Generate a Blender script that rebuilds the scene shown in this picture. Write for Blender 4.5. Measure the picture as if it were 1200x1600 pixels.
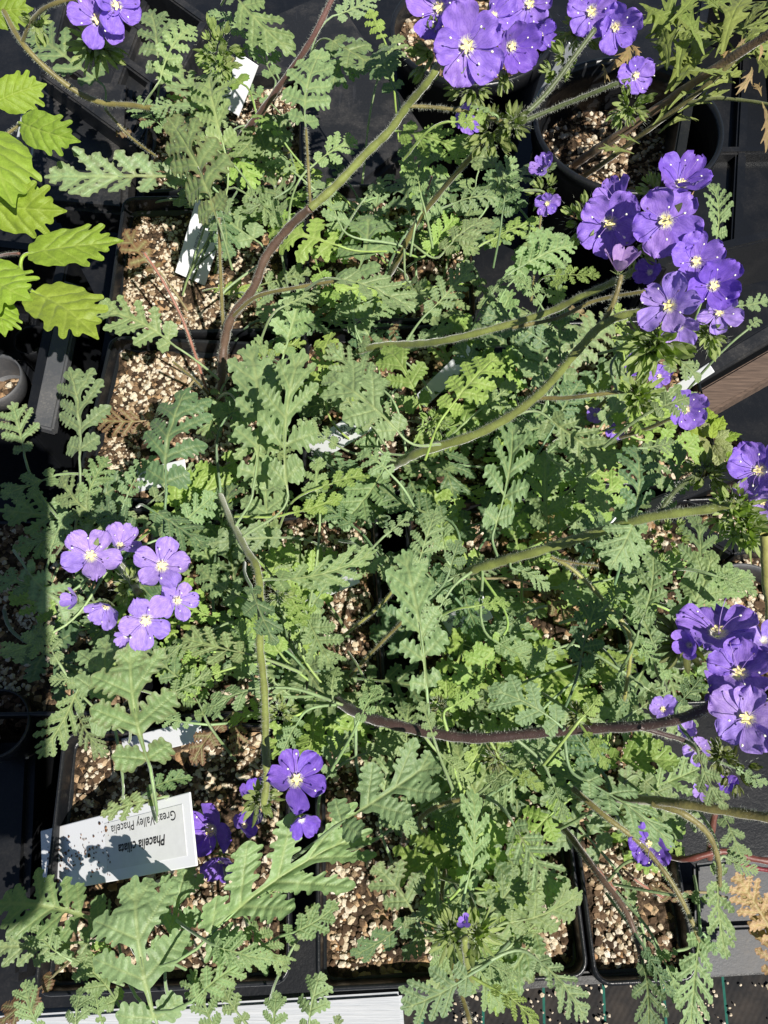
import bpy, math, random
import numpy as np
from mathutils import Vector, Matrix, noise

for o in list(bpy.data.objects): bpy.data.objects.remove(o)
SC = bpy.context.scene
COL = SC.collection
R = math.radians

# ------------------------------------------------------------------ camera, sky, sun, exposure
ZR = 0.09                      # pot rims, metres above the weed mat
CAMZ = ZR + 0.30
TILT = R(23)
FPX = 800 / math.tan(R(33.65))
cam = bpy.data.cameras.new('camera'); camo = bpy.data.objects.new('camera', cam); COL.objects.link(camo)
camo.location = (0, 0, CAMZ); camo.rotation_euler = (TILT, 0, 0)
cam.sensor_fit = 'VERTICAL'; cam.sensor_height = 24; cam.lens = 12 / math.tan(R(33.65))
cam.clip_start = 0.004; cam.clip_end = 50
SC.camera = camo
VIEW = Vector((0, math.sin(TILT), -math.cos(TILT))); UPI = Vector((0, math.cos(TILT), math.sin(TILT))); RIGHT = Vector((1, 0, 0))
EYE = Vector((0, 0, CAMZ))

SUND = (RIGHT * ((80 - 600) / FPX) + UPI * ((800 - 705) / FPX) + VIEW).normalized()   # way the light travels
w = bpy.data.worlds.new('World'); SC.world = w; w.use_nodes = True
nt = w.node_tree; nt.nodes.clear()
sky = nt.nodes.new('ShaderNodeTexSky'); sky.sky_type = 'NISHITA'; sky.sun_disc = False; sky.air_density = 0.7; sky.dust_density = 0.4
sky.sun_elevation = math.asin(-SUND.z); sky.sun_rotation = math.atan2(-SUND.x, -SUND.y)
bg = nt.nodes.new('ShaderNodeBackground'); bg.inputs[1].default_value = 0.05
wo = nt.nodes.new('ShaderNodeOutputWorld')
nt.links.new(sky.outputs[0], bg.inputs[0]); nt.links.new(bg.outputs[0], wo.inputs[0])
sl = bpy.data.lights.new('sun', 'SUN'); sl.energy = 5.0; sl.angle = R(0.5); sl.color = (1, 0.955, 0.88)
so = bpy.data.objects.new('sun', sl); COL.objects.link(so)
so.rotation_euler = SUND.to_track_quat('-Z', 'Y').to_euler(); so.location = (0.3, -0.3, 2)
SC.view_settings.view_transform = 'Standard'; SC.view_settings.look = 'None'
SC.view_settings.gamma = 1; SC.view_settings.exposure = 0.5
SC.render.engine = 'CYCLES'
SC.cycles.use_denoising = True; SC.cycles.max_bounces = 6; SC.cycles.transmission_bounces = 4; SC.cycles.diffuse_bounces = 4
SC.cycles.caustics_reflective = False; SC.cycles.caustics_refractive = False

# ------------------------------------------------------------------ helpers
def P(px, py, h=0.0):
    """point at height h (metres above the pot rims) that lies in the direction of photo pixel px, py"""
    d = RIGHT * ((px - 600) / FPX) + UPI * ((800 - py) / FPX) + VIEW
    return EYE + d * ((ZR + h - CAMZ) / d.z)
def pix(p):
    v = Vector(p) - EYE; z = v.dot(VIEW)
    return 600 + FPX * v.dot(RIGHT) / z, 800 - FPX * v.dot(UPI) / z
def depth(p): return (Vector(p) - EYE).dot(VIEW)

def lk(o, parent=None):
    COL.objects.link(o)
    if parent is not None: o.parent = parent
    return o
def tag(o, label=None, cat=None, group=None, kind=None):
    if label: o['label'] = label
    if cat: o['category'] = cat
    if group: o['group'] = group
    if kind: o['kind'] = kind
    return o
def empty(name, loc, parent=None):
    o = bpy.data.objects.new(name, None); o.location = loc; o.empty_display_size = 0.01
    return lk(o, parent)
def mesh_np(name, v, f, mats, smooth=True, midx=None, uv=None, attrs=None):
    me = bpy.data.meshes.new(name)
    me.from_pydata([tuple(x) for x in np.asarray(v, float).tolist()], [], [tuple(x) for x in f])
    for m in (mats if isinstance(mats, (list, tuple)) else [mats]): me.materials.append(m)
    if smooth: me.polygons.foreach_set('use_smooth', [True] * len(me.polygons))
    if midx is not None: me.polygons.foreach_set('material_index', midx)
    if attrs:
        for k, a in attrs.items():
            at = me.attributes.new(k, 'FLOAT', 'POINT'); at.data.foreach_set('value', np.asarray(a, np.float32))
    if uv is not None:
        at = me.attributes.new('luv', 'FLOAT_VECTOR', 'POINT')
        u = np.zeros((len(v), 3), np.float32); u[:, :2] = uv; at.data.foreach_set('vector', u.ravel())
    me.update()
    return me
def obj(name, me, parent=None, loc=(0, 0, 0)):
    o = bpy.data.objects.new(name, me); o.location = loc
    return lk(o, parent)

def box_mesh(name, sx, sy, sz, mat, bev=0.001):
    import bmesh
    bm = bmesh.new(); bmesh.ops.create_cube(bm, size=1)
    for v in bm.verts: v.co.x *= sx; v.co.y *= sy; v.co.z *= sz
    if bev: bmesh.ops.bevel(bm, geom=bm.edges[:], offset=bev, segments=2, affect='EDGES', profile=0.5)
    me = bpy.data.meshes.new(name); bm.to_mesh(me); bm.free(); me.materials.append(mat)
    return me

def tube(pts, rad, sides=8, cap=True):
    pts = [Vector(p) for p in pts]; n = len(pts); V = []; F = []
    up = Vector((0.13, 0.31, 0.94)).normalized()
    for i, p in enumerate(pts):
        t = (pts[min(i + 1, n - 1)] - pts[max(i - 1, 0)]).normalized()
        a = t.cross(up)
        if a.length < 1e-4: a = t.cross(Vector((1, 0, 0)))
        a.normalize(); b = t.cross(a)
        r = rad[i] if hasattr(rad, '__len__') else rad
        for k in range(sides):
            q = 2 * math.pi * k / sides
            V.append(p + a * (r * math.cos(q)) + b * (r * math.sin(q)))
    for i in range(n - 1):
        for k in range(sides):
            k2 = (k + 1) % sides
            F.append((i * sides + k, i * sides + k2, (i + 1) * sides + k2, (i + 1) * sides + k))
    if cap:
        V.append(pts[-1]); c = len(V) - 1
        for k in range(sides): F.append(((n - 1) * sides + k, (n - 1) * sides + (k + 1) % sides, c))
    return V, F
def catmull(pts, sub=6):
    pts = [Vector(p) for p in pts]; out = []
    for i in range(len(pts) - 1):
        p0 = pts[max(i - 1, 0)]; p1 = pts[i]; p2 = pts[i + 1]; p3 = pts[min(i + 2, len(pts) - 1)]
        for k in range(sub):
            t = k / sub
            out.append(0.5 * ((2 * p1) + (p2 - p0) * t + (2 * p0 - 5 * p1 + 4 * p2 - p3) * t * t + (3 * p1 - p0 - 3 * p2 + p3) * t ** 3))
    out.append(pts[-1]); return out

# ------------------------------------------------------------------ materials
def newmat(name):
    m = bpy.data.materials.new(name); m.use_nodes = True; n = m.node_tree; n.nodes.clear()
    out = n.nodes.new('ShaderNodeOutputMaterial')
    return m, n, out
def N(n, t, **kw):
    x = n.nodes.new(t)
    for k, v in kw.items(): setattr(x, k, v)
    return x
def mixc(n, fac, a, b, mode='MIX'):
    x = n.nodes.new('ShaderNodeMix'); x.data_type = 'RGBA'; x.blend_type = mode
    for s, v in ((0, fac), (6, a), (7, b)):
        if hasattr(v, 'is_output'): n.links.new(v, x.inputs[s])
        elif s == 0: x.inputs[0].default_value = v
        else: x.inputs[s].default_value = (*v, 1) if len(v) == 3 else v
    return x.outputs[2]
def math_(n, op, a, b=None, clamp=False):
    x = n.nodes.new('ShaderNodeMath'); x.operation = op; x.use_clamp = clamp
    for i, v in enumerate((a, b)):
        if v is None: continue
        if hasattr(v, 'is_output'): n.links.new(v, x.inputs[i])
        else: x.inputs[i].default_value = v
    return x.outputs[0]
def ramp(n, fac, stops):
    x = n.nodes.new('ShaderNodeValToRGB'); n.links.new(fac, x.inputs[0])
    el = x.color_ramp.elements
    while len(el) < len(stops): el.new(0.5)
    for e, (p, c) in zip(el, stops): e.position = p; e.color = (*c, 1)
    return x.outputs[0]
def noise_(n, vec, scale, detail=3, rough=0.5):
    x = n.nodes.new('ShaderNodeTexNoise'); x.inputs['Scale'].default_value = scale
    x.inputs['Detail'].default_value = detail; x.inputs['Roughness'].default_value = rough
    if vec is not None: n.links.new(vec, x.inputs['Vector'])
    return x.outputs[0]
def pos(n):
    return n.nodes.new('ShaderNodeNewGeometry').outputs['Position']
def bump(n, h, strength, dist):
    b = n.nodes.new('ShaderNodeBump'); b.inputs['Strength'].default_value = strength; b.inputs['Distance'].default_value = dist
    n.links.new(h, b.inputs['Height']); return b.outputs[0]

def leaf_mat(name, veincol, trans, tcol, rough=0.55, sheen=0.25, redcol=(0.16, 0.055, 0.03)):
    m, n, out = newmat(name)
    oi = N(n, 'ShaderNodeObjectInfo')
    uv = N(n, 'ShaderNodeAttribute', attribute_name='luv').outputs['Vector']
    ve = N(n, 'ShaderNodeAttribute', attribute_name='vein').outputs['Fac']
    ed = N(n, 'ShaderNodeAttribute', attribute_name='edge').outputs['Fac']
    off = N(n, 'ShaderNodeVectorMath', operation='ADD'); n.links.new(uv, off.inputs[0])
    cm = N(n, 'ShaderNodeCombineXYZ'); n.links.new(oi.outputs['Random'], cm.inputs[2]); n.links.new(cm.outputs[0], off.inputs[1])
    ng = noise_(n, off.outputs[0], 7, 4, 0.6); nf = noise_(n, off.outputs[0], 70, 3, 0.6)
    var = ramp(n, ng, [(0.25, (0.82, 0.82, 0.80)), (0.75, (1.16, 1.15, 1.12))])
    c = mixc(n, 1.0, oi.outputs['Color'], var, 'MULTIPLY')
    fine = ramp(n, nf, [(0.3, (0.86, 0.86, 0.86)), (0.7, (1.12, 1.12, 1.12))])
    c = mixc(n, 1.0, c, fine, 'MULTIPLY')
    c = mixc(n, math_(n, 'MULTIPLY', ve, 0.75), c, mixc(n, 0.6, oi.outputs['Color'], veincol))
    # reddish margins on ageing leaves: alpha of the object colour says how far
    red = math_(n, 'SUBTRACT', 1.0, oi.outputs['Alpha'])
    e2 = math_(n, 'SUBTRACT', math_(n, 'MULTIPLY', red, 1.5), math_(n, 'MULTIPLY', ed, 1.0), True)
    e2 = math_(n, 'MULTIPLY', e2, math_(n, 'ADD', ng, 0.35), True)
    c = mixc(n, e2, c, redcol)
    bs = N(n, 'ShaderNodeBsdfPrincipled')
    n.links.new(c, bs.inputs['Base Color']); bs.inputs['Roughness'].default_value = rough
    bs.inputs['Specular IOR Level'].default_value = 0.38
    bs.inputs['Sheen Weight'].default_value = sheen; bs.inputs['Sheen Roughness'].default_value = 0.4
    h = math_(n, 'SUBTRACT', math_(n, 'MULTIPLY', nf, 0.5), math_(n, 'MULTIPLY', ve, 0.7))
    bn = bump(n, h, 0.55, 0.0005); n.links.new(bn, bs.inputs['Normal'])
    tr = N(n, 'ShaderNodeBsdfTranslucent')
    n.links.new(mixc(n, 1.0, c, tcol, 'MULTIPLY'), tr.inputs['Color'])
    mx = N(n, 'ShaderNodeMixShader'); mx.inputs[0].default_value = trans
    n.links.new(bs.outputs[0], mx.inputs[1]); n.links.new(tr.outputs[0], mx.inputs[2]); n.links.new(mx.outputs[0], out.inputs[0])
    return m
M_LEAF = leaf_mat('phacelia_leaf', (0.48, 0.52, 0.20), 0.28, (1.35, 1.75, 0.5), 0.45, 0.15)
M_OLEAF = leaf_mat('soft_leaf', (0.42, 0.5, 0.12), 0.34, (1.3, 1.4, 0.5), 0.5, 0.1)

def stem_mat(name, hair=False):
    m, n, out = newmat(name); oi = N(n, 'ShaderNodeObjectInfo')
    g = noise_(n, pos(n), 160, 4); g2 = noise_(n, pos(n), 900, 2)
    c = mixc(n, 1.0, oi.outputs['Color'], ramp(n, g, [(0.3, (0.78, 0.74, 0.72)), (0.7, (1.2, 1.2, 1.15))]), 'MULTIPLY')
    bs = N(n, 'ShaderNodeBsdfPrincipled'); n.links.new(c, bs.inputs['Base Color']); bs.inputs['Roughness'].default_value = 0.5
    bs.inputs['Sheen Weight'].default_value = 0.5; bs.inputs['Sheen Roughness'].default_value = 0.35
    bs.inputs['Subsurface Weight'].default_value = 0.0
    n.links.new(bump(n, g2, 0.4, 0.0004), bs.inputs['Normal'])
    n.links.new(bs.outputs[0], out.inputs[0]); return m
M_STEM = stem_mat('stem')
def hair_mat():
    m, n, out = newmat('plant_hair')
    a = N(n, 'ShaderNodeBsdfDiffuse'); a.inputs[0].default_value = (0.75, 0.78, 0.66, 1)
    b = N(n, 'ShaderNodeBsdfTranslucent'); b.inputs[0].default_value = (0.8, 0.82, 0.7, 1)
    x = N(n, 'ShaderNodeMixShader'); n.links.new(a.outputs[0], x.inputs[1]); n.links.new(b.outputs[0], x.inputs[2])
    n.links.new(x.outputs[0], out.inputs[0]); return m
M_HAIR = hair_mat()

def petal_mat():
    m, n, out = newmat('petal'); oi = N(n, 'ShaderNodeObjectInfo')
    uv = N(n, 'ShaderNodeAttribute', attribute_name='luv').outputs['Vector']
    sep = N(n, 'ShaderNodeSeparateXYZ'); n.links.new(uv, sep.inputs[0])
    u, v = sep.outputs[0], sep.outputs[1]
    # fan of fine veins: position across the petal, wobbled
    wob = noise_(n, uv, 6, 3)
    ph = math_(n, 'ADD', math_(n, 'MULTIPLY', v, 52.0), math_(n, 'MULTIPLY', wob, 22.0))
    st = math_(n, 'MULTIPLY', math_(n, 'ADD', math_(n, 'SINE', ph), 1.0), 0.5)
    st = math_(n, 'POWER', st, 3.0)
    ng = noise_(n, uv, 4, 3)
    c = mixc(n, 1.0, oi.outputs['Color'], ramp(n, ng, [(0.3, (0.82, 0.78, 0.9)), (0.72, (1.22, 1.25, 1.1))]), 'MULTIPLY')
    c = mixc(n, math_(n, 'MULTIPLY', st, 0.24), c, (0.075, 0.03, 0.34))
    cen = ramp(n, math_(n, 'ADD', u, math_(n, 'MULTIPLY', math_(n, 'SUBTRACT', st, 0.5), 0.09)), [(0.08, (1, 1, 1)), (0.19, (0, 0, 0))])
    c = mixc(n, cen, c, (0.88, 0.84, 0.70))
    bs = N(n, 'ShaderNodeBsdfPrincipled'); n.links.new(c, bs.inputs['Base Color']); bs.inputs['Roughness'].default_value = 0.5
    bs.inputs['Specular IOR Level'].default_value = 0.3; bs.inputs['Sheen Weight'].default_value = 0.15
    n.links.new(bump(n, math_(n, 'ADD', st, math_(n, 'MULTIPLY', noise_(n, uv, 40, 2), 0.6)), 0.2, 0.0002), bs.inputs['Normal'])
    tr = N(n, 'ShaderNodeBsdfTranslucent'); n.links.new(c, tr.inputs[0])
    mx = N(n, 'ShaderNodeMixShader'); mx.inputs[0].default_value = 0.36
    n.links.new(bs.outputs[0], mx.inputs[1]); n.links.new(tr.outputs[0], mx.inputs[2]); n.links.new(mx.outputs[0], out.inputs[0])
    return m
M_PETAL = petal_mat()

def plain(name, col, rough=0.5, spec=0.5, nscale=None, namp=0.3, bscale=None, bstr=0.3, bdist=0.0005, trans=0):
    m, n, out = newmat(name); bs = N(n, 'ShaderNodeBsdfPrincipled')
    bs.inputs['Base Color'].default_value = (*col, 1); bs.inputs['Roughness'].default_value = rough; bs.inputs['Specular IOR Level'].default_value = spec
    if nscale:
        g = noise_(n, pos(n), nscale, 4, 0.6)
        c = mixc(n, 1.0, col, ramp(n, g, [(0.25, (1 - namp,) * 3), (0.75, (1 + namp,) * 3)]), 'MULTIPLY'); n.links.new(c, bs.inputs['Base Color'])
    if bscale: n.links.new(bump(n, noise_(n, pos(n), bscale, 3), bstr, bdist), bs.inputs['Normal'])
    n.links.new(bs.outputs[0], out.inputs[0]); return m
M_THROAT = plain('throat', (0.88, 0.78, 0.34), 0.6, nscale=300, namp=0.1)
M_FIL = plain('filament', (0.30, 0.19, 0.52), 0.5)
M_ANTH = plain('anther', (0.85, 0.82, 0.68), 0.7)
M_ANTHD = plain('anther_dark', (0.10, 0.05, 0.16), 0.7)

def black_plastic(name, base, dustamt, rough):
    m, n, out = newmat(name); p = pos(n)
    d1 = noise_(n, p, 38, 6, 0.7); d2 = noise_(n, p, 900, 3, 0.7)
    mp = N(n, 'ShaderNodeMapping'); mp.inputs['Scale'].default_value = (300, 40, 60); mp.inputs['Rotation'].default_value = (0, 0, 0.6); n.links.new(p, mp.inputs[0])
    sc = noise_(n, mp.outputs[0], 1.0, 3)
    f = ramp(n, d1, [(0.45, (0, 0, 0)), (0.75, (1, 1, 1))])
    f2 = ramp(n, d2, [(0.5, (0, 0, 0)), (0.75, (1, 1, 1))])
    fac = math_(n, 'MULTIPLY', math_(n, 'ADD', math_(n, 'MULTIPLY', f, 0.6), math_(n, 'MULTIPLY', f2, math_(n, 'ADD', f, 0.15))), dustamt, True)
    c = mixc(n, fac, base, (0.22, 0.20, 0.18))
    c = mixc(n, math_(n, 'MULTIPLY', ramp(n, sc, [(0.62, (0, 0, 0)), (0.7, (1, 1, 1))]), dustamt * 0.3), c, (0.12, 0.12, 0.13))
    bs = N(n, 'ShaderNodeBsdfPrincipled'); n.links.new(c, bs.inputs['Base Color'])
    rr = math_(n, 'ADD', math_(n, 'MULTIPLY', fac, 0.5), rough, True); n.links.new(rr, bs.inputs['Roughness'])
    bs.inputs['Specular IOR Level'].default_value = 0.4
    n.links.new(bump(n, math_(n, 'ADD', d2, math_(n, 'MULTIPLY', d1, 2.0)), 0.25, 0.0004), bs.inputs['Normal'])
    n.links.new(bs.outputs[0], out.inputs[0]); return m
M_POT = black_plastic('black_pot_plastic', (0.008, 0.009, 0.011), 0.07, 0.30)
M_TRAY = black_plastic('charcoal_tray_plastic', (0.014, 0.015, 0.017), 0.30, 0.42)
M_GREYP = black_plastic('grey_rail_plastic', (0.065, 0.068, 0.075), 0.5, 0.5)

def soil_mat():
    m, n, out = newmat('potting_soil'); p = pos(n)
    a = noise_(n, p, 260, 5, 0.7); v = N(n, 'ShaderNodeTexVoronoi'); v.inputs['Scale'].default_value = 420; n.links.new(p, v.inputs['Vector'])
    c = ramp(n, a, [(0.3, (0.014, 0.009, 0.006)), (0.52, (0.055, 0.036, 0.022)), (0.72, (0.17, 0.115, 0.07))])
    sc = N(n, 'ShaderNodeSeparateColor'); n.links.new(v.outputs['Color'], sc.inputs[0])
    c = mixc(n, ramp(n, sc.outputs[0], [(0.72, (0, 0, 0)), (0.8, (1, 1, 1))]), c, mixc(n, sc.outputs[1], (0.30, 0.17, 0.08), (0.50, 0.36, 0.22)))
    bs = N(n, 'ShaderNodeBsdfPrincipled'); n.links.new(c, bs.inputs['Base Color']); bs.inputs['Roughness'].default_value = 0.9
    bs.inputs['Specular IOR Level'].default_value = 0.2
    n.links.new(bump(n, math_(n, 'SUBTRACT', a, v.outputs['Distance']), 1.0, 0.002), bs.inputs['Normal'])
    n.links.new(bs.outputs[0], out.inputs[0]); return m
M_SOIL = soil_mat()
def chip_mat(name, stops, bsc):
    m, n, out = newmat(name); g = N(n, 'ShaderNodeNewGeometry')
    c = ramp(n, g.outputs['Random Per Island'], stops)
    k = noise_(n, g.outputs['Position'], bsc, 4, 0.65)
    c = mixc(n, 1.0, c, ramp(n, k, [(0.3, (0.7, 0.66, 0.6)), (0.65, (1.1, 1.1, 1.1))]), 'MULTIPLY')
    bs = N(n, 'ShaderNodeBsdfPrincipled'); n.links.new(c, bs.inputs['Base Color']); bs.inputs['Roughness'].default_value = 0.85
    bs.inputs['Specular IOR Level'].default_value = 0.25
    n.links.new(bump(n, k, 0.7, 0.0006), bs.inputs['Normal']); n.links.new(bs.outputs[0], out.inputs[0]); return m
M_PERL = chip_mat('perlite', [(0.0, (0.60, 0.54, 0.44)), (0.45, (0.60, 0.53, 0.41)), (0.75, (0.52, 0.43, 0.30)), (1.0, (0.66, 0.61, 0.53))], 900)
M_BARK = chip_mat('bark', [(0.0, (0.035, 0.021, 0.013)), (0.45, (0.10, 0.062, 0.036)), (0.8, (0.19, 0.125, 0.075)), (1.0, (0.40, 0.30, 0.19))], 700)

def mat_weave():
    m, n, out = newmat('weed_mat'); p = pos(n)
    sep = N(n, 'ShaderNodeSeparateXYZ'); n.links.new(p, sep.inputs[0])
    x = math_(n, 'SUBTRACT', sep.outputs[0], math_(n, 'MULTIPLY', sep.outputs[1], 0.06))
    wx = math_(n, 'SINE', math_(n, 'MULTIPLY', x, 2300.0)); wy = math_(n, 'SINE', math_(n, 'MULTIPLY', sep.outputs[1], 1500.0))
    wv = math_(n, 'MULTIPLY', wx, wy)
    dn = noise_(n, p, 55, 5, 0.7)
    c = mixc(n, ramp(n, dn, [(0.45, (0, 0, 0)), (0.8, (1, 1, 1))]), (0.009, 0.009, 0.010), (0.042, 0.034, 0.028))
    gl = math_(n, 'LESS_THAN', math_(n, 'ABSOLUTE', math_(n, 'SUBTRACT', math_(n, 'MODULO', math_(n, 'ADD', x, 10.0007), 0.0262), 0.0131)), 0.00055)
    c = mixc(n, math_(n, 'MULTIPLY', gl, 0.8), c, (0.008, 0.11, 0.08))
    bs = N(n, 'ShaderNodeBsdfPrincipled'); n.links.new(c, bs.inputs['Base Color']); bs.inputs['Roughness'].default_value = 0.7; bs.inputs['Specular IOR Level'].default_value = 0.15
    n.links.new(bump(n, math_(n, 'ADD', math_(n, 'MULTIPLY', wv, 0.5), noise_(n, p, 400, 4)), 0.25, 0.0004), bs.inputs['Normal']); n.links.new(bs.outputs[0], out.inputs[0]); return m
M_MAT = mat_weave()
def mat_tagwhite():
    m, n, out = newmat('white_plastic'); p = pos(n)
    k = noise_(n, p, 420, 4, 0.7); k2 = noise_(n, p, 90, 3)
    dirt = ramp(n, math_(n, 'MULTIPLY', k, math_(n, 'ADD', k2, 0.55)), [(0.84, (0, 0, 0)), (0.9, (1, 1, 1))])
    c = mixc(n, dirt, (0.78, 0.79, 0.82), (0.25, 0.14, 0.08))
    bs = N(n, 'ShaderNodeBsdfPrincipled'); n.links.new(c, bs.inputs['Base Color']); bs.inputs['Roughness'].default_value = 0.45
    n.links.new(bs.outputs[0], out.inputs[0]); return m
M_TAG = mat_tagwhite()
M_STICK = plain('sticker_paper', (0.70, 0.71, 0.71), 0.55, nscale=300, namp=0.05)
M_INK = plain('black_ink', (0.02, 0.02, 0.022), 0.6)
M_DIRT = chip_mat('soil_crumb', [(0.0, (0.06, 0.03, 0.018)), (0.6, (0.16, 0.08, 0.045)), (1.0, (0.30, 0.17, 0.10))], 900)
def wood_mat(name, c1, c2, sc, rot):
    m, n, out = newmat(name); p = pos(n)
    mp = N(n, 'ShaderNodeMapping'); mp.inputs['Rotation'].default_value = (0, 0, rot); mp.inputs['Scale'].default_value = sc; n.links.new(p, mp.inputs[0])
    k = noise_(n, mp.outputs[0], 1.0, 5, 0.65)
    c = ramp(n, k, [(0.3, c1), (0.7, c2)])
    bs = N(n, 'ShaderNodeBsdfPrincipled'); n.links.new(c, bs.inputs['Base Color']); bs.inputs['Roughness'].default_value = 0.8
    n.links.new(bump(n, k, 0.5, 0.0006), bs.inputs['Normal']); n.links.new(bs.outputs[0], out.inputs[0]); return m
M_WOOD = wood_mat('weathered_wood', (0.05, 0.032, 0.023), (0.15, 0.10, 0.072), (60, 900, 400), -0.52)
M_WHITEW = wood_mat('white_paint', (0.36, 0.38, 0.41), (0.46, 0.47, 0.49), (60, 1400, 400), -0.04)
M_PHONE = plain('phone_body', (0.03, 0.03, 0.035), 0.3)

# ------------------------------------------------------------------ ground
g = 3.0
me = mesh_np('ground', [(-g, -g, 0), (g, -g, 0), (g, g, 0), (-g, g, 0)], [(0, 1, 2, 3)], M_MAT, False)
tag(obj('ground', me), 'black woven weed mat with thin green guide lines', 'weed mat', kind='structure')

me = mesh_np('added_dark_sheet', [(-g, -.2, .003), (0.0, -.070, .003), (.006, -.046, .003), (g, -.02, .003), (g, g, .003), (-g, g, .003)], [(0, 1, 2, 3, 4, 5)], M_POT, False)  # black sheet added over the weed mat: hides its lines, keeps the ground dark
tag(obj('added_dark_sheet', me), 'added dark sheet that blackens the ground under the trays', 'added dark sheet', kind='structure')

# ------------------------------------------------------------------ pots
RNG = random.Random(7)
def rrect(hx, hy, r, n=5):
    out = []
    for cx, cy, a0 in ((hx - r, hy - r, 0), (-hx + r, hy - r, 90), (-hx + r, -hy + r, 180), (hx - r, -hy + r, 270)):
        for k in range(n + 1):
            a = R(a0 + 90 * k / n); out.append((cx + r * math.cos(a), cy + r * math.sin(a)))
    return out
def loft(rings):
    V = []; F = []; m = len(rings[0])
    for r in rings: V += r
    for i in range(len(rings) - 1):
        for k in range(m):
            k2 = (k + 1) % m; F.append((i * m + k, i * m + k2, (i + 1) * m + k2, (i + 1) * m + k))
    return V, F
ICO = None
def ico():
    global ICO
    if ICO is None:
        import bmesh
        bm = bmesh.new(); bmesh.ops.create_icosphere(bm, subdivisions=1, radius=1)
        ICO = (np.array([v.co[:] for v in bm.verts]), [tuple(x.index for x in f.verts) for f in bm.faces]); bm.free()
    return ICO
def chips(name, pts, size, flat, mat, rng, parent, flatshade=True):
    bv, bf = ico(); V = []; F = []; off = 0
    for p in pts:
        s = min(1.9, rng.lognormvariate(0, 0.50)) * size
        v = bv * np.array([s * rng.uniform(.7, 1.35), s * rng.uniform(.7, 1.2), s * flat * rng.uniform(.7, 1.2)])
        v = v * (1 + np.array([rng.uniform(-.26, .26) for _ in range(len(bv))]))[:, None]
        m = np.array(Matrix.Rotation(rng.uniform(0, 6.28), 3, 'Z') @ Matrix.Rotation(rng.uniform(-.6, .6), 3, 'X'))
        V.append(v @ m.T + np.array(p)); F += [(a + off, b + off, c + off) for a, b, c in bf]; off += len(bv)
    me = mesh_np(name, np.concatenate(V), F, mat, not flatshade)
    return tag(obj(name, me, parent), kind='stuff')
SOIL_DZ = -0.009
def soil_h(x, y, s): return SOIL_DZ + 0.0035 * noise.noise(Vector((x * 40 + s, y * 40, s))) + 0.0018 * noise.noise(Vector((x * 140, y * 140 + s, s)))
def square_pot(cx, cy, rot, hx, hy, label, nper, nbark, seed, h=ZR):
    o = empty('square_pot', (cx, cy, 0)); o.rotation_euler.z = R(rot)
    tag(o, label, 'plant pot', 'black square nursery pots')
    def rg(d, z, r=0.006): return [(x, y, z) for x, y in rrect(hx + d, hy + d, max(0.0015, r + d))]
    bt = -0.011
    V, F = loft([rg(bt, 0.001), rg(-0.0030, h - 0.008), rg(-0.0018, h - 0.0078), rg(0, h - 0.007), rg(0.0002, h - 0.0015), rg(-0.0004, h), rg(-0.0013, h), rg(-0.0017, h - 0.0012), rg(-0.0026, h - 0.012), rg(-0.0032, h - 0.03)])
    F.append(tuple(range(23, -1, -1)))
    obj('pot_wall', mesh_np('pot_wall', V, F, M_POT), o)
    # soil: bumpy sheet that meets the inner wall
    n = 30; V = []; F = []
    for j in range(n + 1):
        for i in range(n + 1):
            x = (i / n * 2 - 1) * (hx - 0.0026); y = (j / n * 2 - 1) * (hy - 0.0026)
            V.append((x, y, h + soil_h(x, y, seed)))
    for j in range(n):
        for i in range(n): F.append((j * (n + 1) + i, j * (n + 1) + i + 1, (j + 1) * (n + 1) + i + 1, (j + 1) * (n + 1) + i))
    obj('soil', mesh_np('soil', V, F, M_SOIL), o)
    rng = random.Random(seed)
    def spots(k, up):
        out = []
        while len(out) < k:
            x = rng.uniform(-1, 1) * (hx - 0.005); y = rng.uniform(-1, 1) * (hy - 0.005)
            dens = noise.noise(Vector((x * 55 + seed * 3, y * 55, 0.3)))
            if rng.random() > 0.5 + dens * 1.2: continue
            out.append((x, y, h + soil_h(x, y, seed) + up))
        return out
    ar = hx * hy / (0.043 * 0.043)
    chips('perlite', spots(int(nper * 1.9 * ar), 0.0004), 0.00076, 0.8, M_PERL, rng, o)
    chips('bark_chips', spots(int(nbark * 3.2 * ar), 0.0006), 0.00085, 0.4, M_BARK, rng, o)
    return o
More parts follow.
